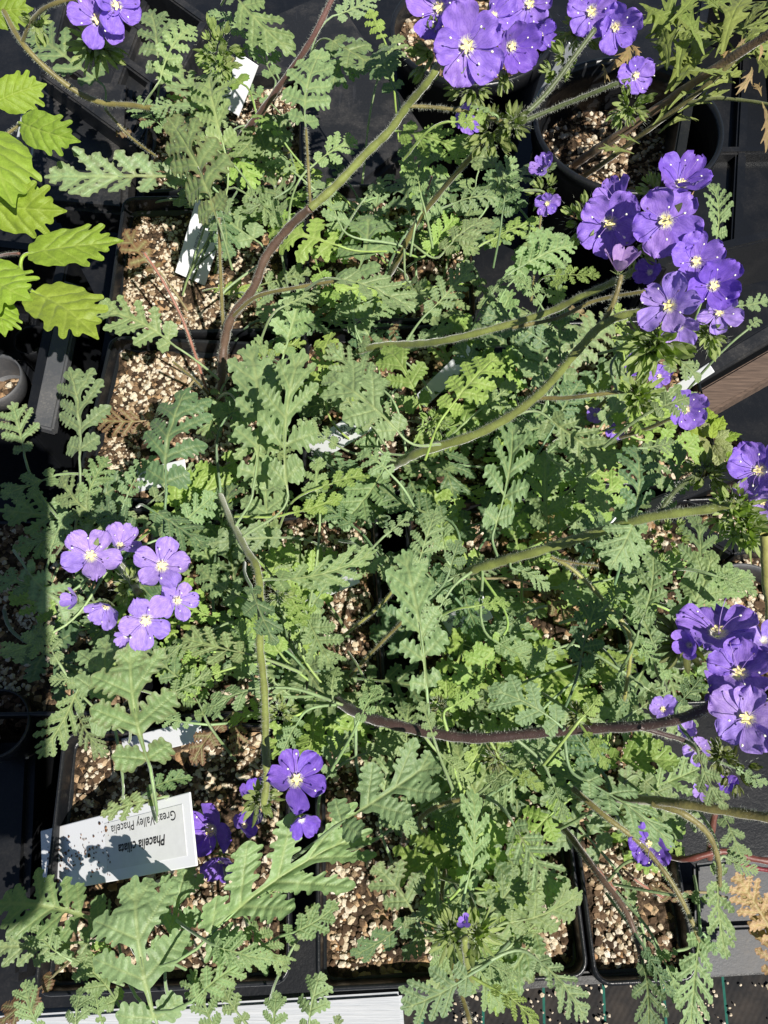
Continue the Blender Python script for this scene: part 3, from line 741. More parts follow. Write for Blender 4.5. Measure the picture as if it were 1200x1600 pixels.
stem('E', [(1000, 1136, 9), (1040, 1148, 8.8), (1075, 1160, 8.5), (1100, 1185, 8)], .0010, .0008, DK)
stem('E', [(335, 750, -.5), (355, 800, 3.5), (384, 858, 6), (402, 890, 6.8), (408, 960, 7), (406, 1010, 7), (413, 1080, 7), (415, 1170, 7), (417, 1215, 7), (412, 1255, 6.6)], .0017, .0015, GR)
stem('E', [(515, 1010, 0), (560, 975, 2), (600, 940, 3), (625, 905, 4)], .0008, .0007, YG)
stem('E', [(540, 1065, 0), (580, 1020, 2), (640, 960, 4)], .0009, .0008, OL)
stem('C', [(870, 1285, 1), (890, 1305, 3), (930, 1360, 4.5), (975, 1420, 5), (998, 1480, 5), (1005, 1535, 5)], .0014, .0010, BR)
stem('C', [(865, 1278, 1), (905, 1325, 2.5), (962, 1392, 3)], .0013, .0008, PK)
stem('C', [(895, 1232, 5), (945, 1275, 5.5), (1000, 1318, 5.5), (1050, 1380, 5.5), (1085, 1450, 5), (1095, 1495, 5)], .0012, .0008, OL)
stem('C', [(900, 1245, 2), (980, 1248, 5), (1050, 1254, 7), (1130, 1266, 8), (1215, 1280, 9)], .0019, .0017, OL)
stem('C', [(1020, 1255, 6.4), (1065, 1270, 6.8), (1105, 1302, 6.5), (1122, 1345, 6), (1124, 1390, 5.5)], .0015, .0009, OL)
stem('C', [(1035, 1402, 2), (1000, 1380, 2.5), (975, 1360, 2.5)], .0006, .0005, PK)
stem('B', [(695, 1330, -1), (640, 1295, 1), (628, 1335, -0.5)], .0014, .0011, BR)
stem('B', [(690, 1322, 0), (655, 1285, 1.5), (695, 1255, 3), (760, 1245, 4)], .0012, .0009, OL)
stem('B', [(700, 1335, 0), (740, 1420, 3), (738, 1530, 5), (727, 1490, 7), (726, 1465, 7.6)], .0011, .0012, GR)
stem('B', [(700, 1340, 0), (690, 1400, 2), (700, 1480, 3), (735, 1600, 4)], .0010, .0009, OL)
stem('D', [(130, 850, -1), (170, 870, 3), (200, 900, 6), (215, 925, 8)], .0016, .0014, GR)
stem('D', [(199, 898, 6), (188, 880, 8), (165, 872, 8.8)], .0008, .0008, GR)
stem('D', [(200, 900, 6), (225, 905, 8), (245, 900, 8.6)], .0008, .0008, GR)
stem('M', [(5, 15, 8), (35, 68, 8), (90, 122, 7), (150, 158, 6), (215, 166, 4.5), (265, 182, 3), (320, 255, 0)], .0014, .0019, OL)
stem('M', [(35, 66, 8), (48, 35, 9), (75, 10, 10), (125, -5, 10.5)], .0012, .0011, OL)
stem('M', [(165, 172, 4), (205, 215, 3), (245, 245, 1.5)], .0008, .0007, OL)
stem('L', [(755, 225, 9), (800, 195, 10), (850, 150, 10.6), (890, 98, 11.2), (930, 45, 11.8)], .0012, .0012, DG)
stem('L', [(800, 197, 10), (860, 172, 10.4), (925, 146, 11), (965, 130, 11.4), (985, 125, 11.5)], .0010, .0010, DG)
stem('K', [(322, 608, 0), (302, 545, 1.5), (282, 492, 2.5), (252, 435, 3.5), (225, 395, 4)], .0009, .0007, PK)
stem('K', [(325, 615, 0), (300, 590, 1.5), (270, 565, 3)], .0009, .0007, OL)
stem('J', [(870, 690, -1), (920, 650, 2), (975, 600, 3.5), (1020, 585, 4)], .0012, .0009, OL)
stem('J', [(870, 690, -1), (940, 690, 2), (1010, 670, 4), (1060, 648, 5.5)], .0012, .0009, OL)
stem('J', [(830, 470, 1), (845, 340, 2), (850, 300, 2.6)], .0007, .0006, OL)
stem('G', [(1010, 1010, 0), (1050, 1100, 3), (1075, 1150, 4), (1095, 1180, 5)], .0012, .0009, DG)
stem('G', [(1010, 1010, 0), (1060, 1040, 5), (1100, 1020, 8), (1125, 1000, 9.5)], .0015, .0011, DG)
stem('G', [(1195, 835, 11), (1197, 900, 10), (1200, 985, 8), (1150, 1060, 4)], .0016, .0018, YG, False)

def crown_of(p, d=None):
    def sc(k):
        v = PL[k]['c'].xy - Vector(p).xy
        return v.length if d is None else v.length * (1.35 - (v.normalized().dot(-d.xy.normalized()) if v.length > 1e-6 else 0) * .8) 
    return min(SPK, key=sc)
LRNG = random.Random(11)
def hero(bx, by, tx, ty, h, wr, kind='deep', tn='g', key=None, dz=None, mats=None, red=None, arch=None, prad=0.00045, stalk=True, fold=None, at=None):
    rg = LRNG; h = h / 100
    dz = rg.uniform(-.10, .18) if dz is None else dz
    B0 = P(bx, by, h); L0 = (P(tx, ty, h) - B0).length
    B = P(bx, by, h - dz * L0 * .5); T = P(tx, ty, h + dz * L0 * .5); L = (T - B).length
    tp = rg.choice(TP[kind]); ws = min(1.5, max(.6, wr / (2 * tp['hw'])))
    d = (T - B).normalized()
    U = (Vector((0, 0, 1)) * 0.62 + (EYE - (B + T) / 2).normalized() * 0.38 + Vector((rg.gauss(0, .27), rg.gauss(0, .27), 0)))
    U = (U - d * U.dot(d)).normalized()
    best = None
    for kk in ([key] if key else SPK):
        for s in PL[kk]['stems']:
            for q in s:
                dd = (q - B).length + max(0, q.z - B.z) * 1.5 + max(0, (q - B).dot(d)) * 1.0
                if best is None or dd < best[0]: best = (dd, q, kk)
    if best and best[0] > 0.032: best = None
    key = key or (best[2] if best else crown_of(B, d))
    pl = PL[key]; att = None
    if stalk:
        att = P(*at[:2], at[2] / 100) if at else best[1] if best else pl['c'] + Vector((rg.uniform(-.004, .004), rg.uniform(-.004, .004), 0.002))
        if not at and (att - B).normalized().dot(-d) < 0.25: att = B - d * 0.014 + Vector((rg.uniform(-.003, .003), 0, -0.014))
        if (att - B).length > 0.08 and not at: att = B - d * 0.022 + Vector((0, 0, -0.035))
    me = leaf_mesh(tp, B, T, U, ws, rg.uniform(-.02, .15) if arch is None else arch, rg.uniform(-.18, .28) if fold is None else fold, rg.uniform(-.1, .4), att, prad, mats or [M_LEAF, M_STEM], rg.uniform(0, .022), rg.uniform(0, 6), rg.uniform(-.07, .07))
    o = obj('leaf', me, pl['o'], B - pl['c']); o.color = tone(tn, rg, red)
    return o

HERO = [
 (160,132,45,45,5,.42,'pinn','g'),(248,118,235,18,5,.62,'deep','g'),(250,125,305,42,5.5,.36,'pinn','g'),(335,190,258,100,5,.52,'deep','g'),
 (340,345,266,188,6,.44,'deep','g'),(300,278,72,278,4,.38,'pinn','g'),(325,305,215,255,3.5,.5,'deep','g'),(250,425,195,358,1.5,.5,'small','r'),
 (365,-12,458,85,7,.44,'deep','g'),(385,135,320,70,5,.5,'small','y'),(352,240,328,112,5,.45,'deep','g'),(345,330,352,405,4,.5,'deep','d'),
 (478,202,502,80,8,.46,'deep','g'),(515,62,605,112,7,.62,'broad','g'),(622,150,600,72,8.5,.55,'small','d'),(600,62,578,14,6,.5,'small','y'),
 (622,205,730,238,8,.46,'broad','y'),(658,308,630,230,6,.5,'deep','g'),(458,268,418,232,4,.6,'small','g'),(490,258,555,220,5,.55,'deep','g'),
 (440,215,395,180,5,.6,'small','y'),(700,322,778,310,4,.5,'pinn','g'),(765,318,802,248,4,.5,'deep','g'),(690,398,765,345,3.5,.55,'deep','g'),
 (570,310,615,272,4,.5,'small','g'),(1118,380,1110,288,7,.42,'deep','g'),(800,424,902,380,3,.5,'deep','g'),(795,445,860,365,2.5,.5,'deep','g'),
 (275,542,152,484,3.5,.56,'deep','g'),(124,716,110,580,4,.64,'broad','g'),(38,712,20,632,4,.75,'broad','g'),(260,770,291,612,6,.62,'broad','d'),
 (248,655,148,655,1.5,.5,'deep','r'),(88,742,5,775,4,.6,'broad','g'),(128,795,168,715,3,.55,'deep','g'),(395,765,388,540,5.5,.36,'pinn','g'),
 (450,775,470,553,6.5,.44,'deep','g'),(632,686,512,590,6.5,.56,'broad','g'),(527,436,643,484,7,.56,'broad','g'),(695,648,778,556,6.5,.52,'deep','y'),
 (665,492,738,412,5,.5,'deep','g'),(770,835,800,666,5.5,.42,'deep','g'),(614,745,560,708,5,.7,'small','g'),(500,762,578,743,4.5,.42,'small','y'),
 (452,802,535,775,4,.42,'small','y'),(500,790,500,715,4,.5,'small','g'),(430,622,403,528,5,.42,'deep','g'),(602,612,515,543,4.5,.5,'deep','g'),
 (748,642,806,598,5,.6,'deep','g'),(882,494,873,432,7,.5,'small','y'),(845,478,806,432,5,.55,'deep','g'),(878,575,886,488,7,.5,'broad','d'),
 (1018,548,1092,592,10,.6,'broad','g'),(1018,642,1075,622,9.5,.85,'broad','g'),(850,648,962,728,6.5,.58,'deep','g'),(888,733,948,795,5,.6,'broad','g'),
 (985,825,992,698,8,.56,'deep','d'),(1000,700,1055,690,6,.6,'deep','g'),(1040,800,1058,690,9,.35,'small','d'),(1150,478,1200,468,8,.6,'small','g'),
 (235,1200,204,1015,8,.74,'broad','g'),(181,1145,168,1000,6.5,.6,'broad','g'),(132,1064,78,1062,4,.55,'deep','g'),(128,1058,62,1182,5,.5,'deep','g'),
 (388,1022,288,998,5.5,.55,'deep','g'),(394,1058,378,970,5,.46,'deep','g'),(418,1076,325,1112,5.5,.5,'broad','g'),(350,1128,302,1192,3,.6,'broad','r'),
 (378,1118,368,1182,3,.6,'small','r'),(78,928,-5,904,4,.6,'broad','g'),(88,985,5,1022,4,.55,'broad','g'),(402,942,308,884,5,.42,'pinn','g'),
 (206,832,155,792,5,.7,'broad','d'),(238,798,320,852,6,.55,'broad','d'),(300,1078,212,1000,4,.4,'pinn','g'),(322,1125,275,1045,4,.5,'deep','g'),
 (668,1095,630,860,7,.36,'pinn','g'),(650,892,682,797,5.5,.5,'deep','g'),(420,905,585,862,7,.36,'deep','g'),(478,958,518,1040,5.5,.72,'broad','g'),
 (392,915,428,1004,8.2,.6,'broad','d'),(440,918,478,978,6,.6,'small','y'),(570,862,628,912,5,.6,'small','g'),(700,898,717,846,5.5,.75,'broad','g'),
 (738,948,797,944,5.5,.45,'small','y'),(600,838,645,802,5,.5,'small','g'),(558,1132,592,1072,6,.5,'deep','g'),(678,1156,658,1096,7,.55,'small','g'),
 (698,1108,748,1072,6.5,.6,'small','y'),(878,1136,770,1078,8,.6,'broad','g'),(520,1090,528,1042,4.5,.8,'small','g'),(510,1215,545,1145,4,.7,'broad','g'),
 (522,1292,676,1190,6,.58,'broad','g'),(993,803,955,885,8.6,.75,'broad','g'),(1000,975,1020,862,6.5,.5,'deep','g'),(1062,972,1112,866,7,.56,'broad','g'),
 (1112,898,1182,928,7.5,.46,'deep','g'),(905,1045,932,942,6.5,.56,'broad','d'),(945,950,980,912,6,.6,'deep','g'),(958,958,1024,960,6,.5,'deep','g'),
 (992,992,1048,1060,6,.44,'deep','g'),(890,1070,930,1040,4,.5,'small','g'),(990,1112,1034,1078,5,.6,'small','g'),(912,1140,948,1202,8,.46,'small','y'),
 (905,1126,938,1086,8.4,.6,'small','y'),(820,1200,850,1155,5,.6,'small','g'),(800,888,858,922,5.5,.5,'deep','g'),(848,925,898,975,3,.6,'broad','r'),
 (1060,1100,1095,1060,7.5,.7,'broad','d'),(252,1246,158,1274,4.2,.42,'small','g'),(228,1240,300,1215,4.6,.42,'small','d'),(247,1605,212,1382,4.2,.76,'broad','g'),(260,1500,292,1355,2.8,.64,'broad','g'),
 (165,1446,-5,1412,2.5,.72,'pinn','g'),(150,1470,-5,1480,1.5,.4,'pinn','g'),(172,1455,138,1528,3,.5,'small','y'),(308,1482,562,1305,4.8,.5,'broad','g'),
 (330,1475,425,1500,5.5,.55,'deep','g'),(120,1625,127,1546,5,.75,'broad','g'),(160,1600,150,1540,4,.6,'small','g'),(88,1520,0,1600,2,.5,'broad','r'),(655,1445,588,1355,6,.85,'broad','g'),
 (638,1436,552,1492,5.5,.5,'broad','d'),(726,1395,737,1238,5.5,.55,'deep','g'),(752,1446,820,1362,6,.58,'deep','g'),(738,1520,632,1575,6.5,.66,'broad','g'),
 (742,1500,812,1530,6,.55,'deep','g'),(480,1615,500,1522,6,.7,'broad','g'),(425,1620,432,1552,6,.7,'broad','g'),(520,1640,530,1585,5,.6,'small','g'),
 (388,1440,448,1510,5,.66,'broad','g'),(765,1542,840,1606,6,.5,'deep','y'),(832,1494,915,1594,6.4,.55,'deep','g'),(798,1280,884,1408,6,.58,'deep','g'),
 (788,1442,905,1395,6.6,.55,'broad','g'),(795,1480,850,1430,5,.5,'deep','g'),(903,1214,1048,1318,7.6,.4,'deep','g'),(858,1212,880,1282,6.5,.5,'deep','g'),
 (1124,1340,1136,1498,5.6,.36,'pinn','g'),(1132,1338,1184,1362,6,.5,'deep','g'),(1094,1452,1078,1608,5,.5,'deep','g'),(1062,1400,1125,1412,5,.3,'small','g'),
 (1005,1478,1052,1556,5.4,.36,'deep','d'),(1004,1502,1012,1612,5.2,.62,'broad','d'),(1030,1485,1062,1578,4,.42,'deep','g'),(1100,1460,1140,1495,4.8,.5,'small','g'),
 (1080,1396,1018,1386,2.5,.5,'broad','r'),(1130,1272,1160,1345,5.5,.7,'broad','g'),(800,1205,850,1232,6.5,.5,'small','y'),(995,1425,975,1375,3,.5,'small','g'),
 (1090,1172,1132,1262,9,.5,'broad','g'),(1150,1200,1200,1225,8.5,.5,'deep','g'),(1010,1465,985,1440,3.5,.6,'small','g'),(1060,1485,1010,1500,4,.4,'small','g'),
 (985,1345,1040,1335,4,.5,'small','g'),(700,190,760,180,10.6,.6,'small','y'),(775,180,735,165,10.4,.6,'small','g'),(1168,515,1190,500,6,.6,'small','g'),
 (960,560,1000,520,9,.5,'deep','g'),(760,470,800,430,4,.5,'deep','g'),(560,500,620,470,4,.5,'deep','g'),(440,480,500,455,5,.5,'deep','g'),
 (760,1230,830,1190,5.5,.55,'deep','g'),(580,1240,650,1300,4.5,.5,'deep','g'),(820,960,760,1000,4,.55,'deep','g'),(880,1010,820,1050,4,.55,'deep','g'),
 (560,1180,620,1150,4.5,.6,'deep','g'),(470,1120,440,1180,4.5,.6,'deep','g'),(690,1180,740,1220,5,.6,'deep','g'),
]
AT = {(235, 1200): (238, 1256, .5), (181, 1145): (187, 1278, -.9), (252, 1246): (256, 1250, 3), (228, 1240): (232, 1246, 3)}
HERO += [(215,1475,150,1405,1.5,.5,'deep','g'),(300,1565,388,1500,5,.55,'deep','g'),(335,1610,300,1520,4.5,.55,'broad','g'),(110,1500,50,1435,2,.5,'deep','g'),(385,1600,338,1520,4.5,.5,'deep','g'),(455,1485,492,1412,3.5,.5,'small','g'),(185,1570,118,1500,4,.55,'broad','g'),(65,1615,40,1535,4,.6,'broad','g'),(405,1405,472,1350,4,.55,'deep','g'),(440,1462,528,1412,4.5,.5,'deep','g'),
 (420,185,368,245,4,.5,'deep','g'),(400,62,328,18,5.5,.5,'deep','g'),(305,150,238,172,4.4,.5,'deep','g'),(445,300,378,332,4,.5,'deep','g'),(430,125,398,45,6,.5,'deep','g'),(520,25,590,-12,6,.5,'deep','g'),(560,62,520,135,6,.55,'deep','g'),(590,125,622,55,7,.55,'deep','g'),(345,240,280,215,5,.5,'deep','g'),(380,300,440,350,4,.5,'deep','g'),(260,205,205,165,3.5,.5,'deep','g'),
 (120,1110,165,1180,3.5,.5,'deep','g'),(250,1090,330,1050,4.5,.5,'deep','g'),(95,1040,60,975,4,.5,'deep','g'),(330,985,260,1030,4.6,.5,'deep','g'),(110,830,40,850,4,.5,'deep','g'),(75,880,110,800,4,.5,'deep','g'),(300,1130,240,1120,3.5,.5,'deep','g')]
for q in HERO: hero(*q, at=AT.get(q[:2]))

# leaves lower in the canopy, standing between the ones traced above
def inpoly(x, y, pl):
    c = False; n = len(pl)
    for i in range(n):
        x1, y1 = pl[i]; x2, y2 = pl[(i + 1) % n]
        if (y1 > y) != (y2 > y) and x < (x2 - x1) * (y - y1) / (y2 - y1) + x1: c = not c
    return c
FOL = [(300,60),(420,130),(470,250),(600,280),(700,240),(800,250),(905,420),(985,530),(1060,650),(1040,800),(1150,900),(1130,1020),(1060,1240),(1060,1330),(900,1260),(880,1460),(760,1560),(660,1500),(640,1260),(450,1160),(330,1080),(60,1030),(50,760),(240,750),(350,620),(370,420),(280,330)]
HOLES = [[(150,540),(330,600),(330,740),(150,720)],[(190,370),(335,360),(340,590),(180,540)],[(480,1340),(650,1330),(630,1550),(480,1550)],[(70,1140),(390,1150),(390,1310),(70,1420)],[(490,915),(640,900),(640,1060),(490,1060)],[(820,1400),(930,1300),(940,1540),(820,1540)],[(410,950),(420,950),(420,1180),(405,1180)],[(300,1180),(480,1180),(490,1360),(300,1380)],[(640,600),(700,610),(690,680),(640,690)],[(800,880),(900,900),(900,990),(820,990)]]
frng = random.Random(23); done = []
SHARED = {}
def shared_leaf(i, kind):
    if (i, kind) not in SHARED:
        tp = TP[kind][i % len(TP[kind])]; rg = random.Random(i * 7 + len(kind))
        me = leaf_mesh(tp, (0, 0, 0), (1, 0, 0), (0, 0, 1), rg.uniform(.85, 1.15), rg.uniform(.0, .10), rg.uniform(-.1, .3), rg.uniform(0, .4), (-0.75, rg.uniform(-.2, .2), -0.55), 0.017, [M_LEAF, M_STEM], .012, i)
        SHARED[(i, kind)] = me
    return SHARED[(i, kind)]
tries = 0
while len(done) < 200 and tries < 6000:
    tries += 1
    x = frng.uniform(20, 1180); y = frng.uniform(0, 1600)
    if not inpoly(x, y, FOL) or any(inpoly(x, y, q) for q in HOLES): continue
    if any(abs(x - a) + abs(y - b) < 40 for a, b in done): continue
    done.append((x, y))
    h = frng.uniform(-0.3, 1.8) / 100; p = P(x, y, h); key = crown_of(p); pl = PL[key]
    d = p - pl['c']; d.z = 0
    a = math.atan2(d.y, d.x) + frng.gauss(0, .8)
    dv = Vector((math.cos(a), math.sin(a), frng.uniform(-.1, .35))).normalized()
    kind = frng.choice(['deep', 'deep', 'small', 'broad', 'pinn']); L = frng.uniform(.024, .040)
    if kind == 'small': L *= .75
    U = Vector((frng.gauss(0, .25), frng.gauss(0, .25), 1)); U = (U - dv * U.dot(dv)).normalized(); sdv = U.cross(dv)
    me = shared_leaf(frng.randrange(5), kind)
    o = obj('leaf', me, pl['o'])
    m = Matrix((dv, sdv, U)).transposed().to_4x4() @ Matrix.Diagonal((L, L, L, 1)); m.translation = p - dv * L * .5 - pl['c']
    o.matrix_basis = m; o.color = tone(frng.choice('gggyyd'), frng)

mid = []; tries = 0
while len(mid) < 105 and tries < 5000:
    tries += 1
    x = frng.uniform(20, 1180); y = frng.uniform(0, 1600)
    if not inpoly(x, y, FOL) or any(inpoly(x, y, q) for q in HOLES): continue
    if any(math.hypot(x - a, y - b) < 54 for a, b in mid): continue
    mid.append((x, y)); p = P(x, y, .03); key = crown_of(p); c_ = pix(PL[key]['c'])
    a = math.atan2(y - c_[1], x - c_[0]) + frng.gauss(0, .7); l_ = frng.uniform(70, 125); kd = frng.choice(['deep', 'deep', 'broad', 'pinn', 'small'])
    hero(x - math.cos(a) * l_ * .5, y - math.sin(a) * l_ * .5, x + math.cos(a) * l_ * .5, y + math.sin(a) * l_ * .5, frng.uniform(2.6, 4.6), frng.uniform(.45, .68), kd, frng.choice('gggyd'), dz=frng.uniform(-.3, .4))

# ------------------------------------------------------------------ flowers and buds
def petal_mesh(seed, cup, ruffle, wf=0.64):
    rg = random.Random(seed); nu, nv = 11, 11; V = []; uv = []; F = []
    for i in range(nu):
        u = i / (nu - 1)
        wd = 0.13 + 0.60 * math.sin(math.pi * 0.5 * min(1, u / 0.72)) ** 1.25
        if u > 0.72: wd *= math.sqrt(max(0, 1 - ((u - 0.72) / 0.30) ** 2))
        for j in range(nv):
            v = j / (nv - 1) * 2 - 1
            y = v * wd * wf
            x = 0.05 + u * 0.95 - 0.05 * v * v * u
            if u > .85: x -= 0.035 * math.exp(-(v / .18) ** 2)
            z = cup * (u ** 1.6) * 0.55 + 0.18 * (1 - u) ** 3 * -1.0 - 0.10 * (u > .5) * (u - .5) ** 2 * 4 * cup + 0.16 * v * v * wd * (0.4 + .6 * u)
            z += ruffle * u * u * noise.noise(Vector((u * 3 + seed, v * 2.4, seed)))
            V.append((x, y, z)); uv.append((u, v * wd))
    for i in range(nu - 1):
        for j in range(nv - 1): F.append((i * nv + j, i * nv + j + 1, (i + 1) * nv + j + 1, (i + 1) * nv + j))
    return mesh_np('petal', V, F, M_PETAL, True, None, np.array(uv))
PET = {'open': [petal_mesh(i, 0.42, 0.34) for i in range(4)], 'flat': [petal_mesh(10 + i, 0.24, 0.36) for i in range(4)], 'star': [petal_mesh(40 + i, 0.34, 0.26, 0.53) for i in range(4)], 'cup': [petal_mesh(20 + i, 1.25, 0.34) for i in range(3)], 'bud': [petal_mesh(30 + i, 2.6, 0.05) for i in range(2)]}
def throat_mesh():
    m = 20; rings = []
    for r, z in ((0.004, 0.035), (0.06, 0.03), (0.08, 0.02), (0.11, 0.03), (0.15, 0.05)):
        rings.append([((r + (0.03 if k % 4 < 2 else -0.03) * (r > .13)) * math.cos(2 * math.pi * k / m), (r + (0.03 if k % 4 < 2 else -0.03) * (r > .13)) * math.sin(2 * math.pi * k / m), z) for k in range(m)])
    V, F = loft(rings); return mesh_np('throat', V, F, M_THROAT)
M_TH = throat_mesh()
def stamen_mesh(seed, dark):
    rg = random.Random(seed)
    c = [(0.05, 0, -0.1), (0.16, 0, 0.18), (0.34, 0.03 * rg.uniform(-1, 1), 0.42), (0.56, 0.05 * rg.uniform(-1, 1), 0.62 + rg.uniform(-.08, .08))]
    pp = catmull(c, 5); V, F = tube(pp, [0.011] * 8 + [0.010] * (len(pp) - 8), 6); nf = len(F)
    bv, bf = ico(); off = len(V); e = pp[-1]
    V = [tuple(v) for v in V] + [(e.x + x * .046, e.y + y * .034, e.z + z * .03) for x, y, z in bv.tolist()]
    F = F + [tuple(a + off for a in f) for f in bf]
    return mesh_np('stamen', V, F, [M_FIL, M_ANTHD if dark else M_ANTH], True, [0] * nf + [1] * (len(F) - nf))
STM = [stamen_mesh(1, False), stamen_mesh(2, False), stamen_mesh(3, False), stamen_mesh(4, True)]
def star_mesh(name, n, L, wd, open_, mat, seed, inward=0.0):
    """n pointed green sepals round one joint"""
    rg = random.Random(seed); V = [(0, 0, 0)]; F = []; ve = [0.5]; ed = [1.0]; uv = [(0, 0)]
    for k in range(n):
        a = 2 * math.pi * k / n + rg.uniform(-.15, .15); ca, sa = math.cos(a), math.sin(a); l = L * rg.uniform(.8, 1.15); prev = None
        for i in range(1, 7):
            t = i / 6; r = l * t * math.sin(open_) * (1 - inward * t * t) + 0.02; z = l * t * math.cos(open_) * (1 - 0.1 * t)
            ww = wd * (math.sin(math.pi * min(1, t * 0.80 + 0.16))) if i < 6 else 0.012
            row = []
            for v in (-1, 0, 1):
                rr = r - (abs(v) * -0.25 * ww); V.append((ca * rr - sa * v * ww, sa * rr + ca * v * ww, z + abs(v) * ww * 0.25)); ve.append(0.6 if v == 0 else 0); ed.append(1); uv.append((t, v * ww)); row.append(len(V) - 1)
            if prev is None: F += [(0, row[0], row[1]), (0, row[1], row[2])]
            else: F += [(prev[0], prev[1], row[1], row[0]), (prev[1], prev[2], row[2], row[1])]
            prev = row
    return mesh_np(name, V, F, [mat], True, None, np.array(uv), dict(vein=ve, edge=ed))
CALYX = [star_mesh('calyx', 5, 0.62, 0.11, 1.2, M_LEAF, 1), star_mesh('calyx', 5, 0.7, 0.12, 0.9, M_LEAF, 2)]
BUDM = [star_mesh('bud', 6, 1.0, 0.125, 0.36, M_LEAF, 3, 0.6), star_mesh('bud', 7, 1.0, 0.10, 0.55, M_LEAF, 4, 0.35), star_mesh('bud', 8, 1.0, 0.09, 0.8, M_LEAF, 5, 0.15)]
FR = random.Random(3)
VIOL = (0.345, 0.205, 0.76); PALE = (0.44, 0.30, 0.80); DEEPV = (0.24, 0.125, 0.64); PINKV = (0.46, 0.30, 0.62)
def frame(n, tw):
    n = n.normalized(); x = n.orthogonal().normalized(); y = n.cross(x)
    return Matrix((x * math.cos(tw) + y * math.sin(tw), y * math.cos(tw) - x * math.sin(tw), n)).transposed()
def flower(key, px, py, dpx, h, nx=0.0, ny=0.0, kind='open', col=VIOL, stamens=5, hp=None):
    p = P(px, py, h / 100); pl = PL[key]; rad = dpx * 0.50 * depth(p) / FPX
    n = (EYE - p).normalized() + RIGHT * nx + UPI * ny + Vector((FR.gauss(0, .13), FR.gauss(0, .13), .05))
    fo = empty('flower', p - pl['c'], pl['o'])
    fm = frame(n, FR.uniform(0, 6.28)).to_4x4(); fm.translation = p - pl['c']; fo.matrix_basis = fm
    for k in range(5):
        o = obj('petal', FR.choice(PET[kind]), fo)
        s = rad * FR.uniform(.90, 1.08)
        o.matrix_basis = Matrix.Rotation(k * 2 * math.pi / 5 + FR.uniform(-.07, .07), 4, 'Z') @ Matrix.Translation((0, 0, rad * 0.012 * (k % 2))) @ Matrix.Rotation(FR.gauss(0, .12), 4, 'X') @ Matrix.Rotation(FR.gauss(0, .13), 4, 'Y') @ Matrix.Diagonal((s, s, s, 1))
        j = FR.uniform(.9, 1.12); o.color = (col[0] * j, col[1] * j, col[2] * FR.uniform(.95, 1.06), 1)
    if stamens:
        t = obj('throat', M_TH, fo); t.scale = (rad,) * 3
        for k in range(stamens):
            o = obj('stamen', FR.choice(STM), fo)
            s = rad * FR.uniform(.85, 1.1)
            o.matrix_basis = Matrix.Rotation(k * 2 * math.pi / 5 + .6 + FR.uniform(-.3, .3), 4, 'Z') @ Matrix.Rotation(FR.uniform(-.2, .2), 4, 'Y') @ Matrix.Diagonal((s, s, s, 1))
    c = obj('calyx', FR.choice(CALYX), fo); c.matrix_basis = Matrix.Translation((0, 0, -rad * .42)) @ Matrix.Diagonal((rad, rad, rad, 1)); c.color = (.17, .23, .085, 1)
    return fo
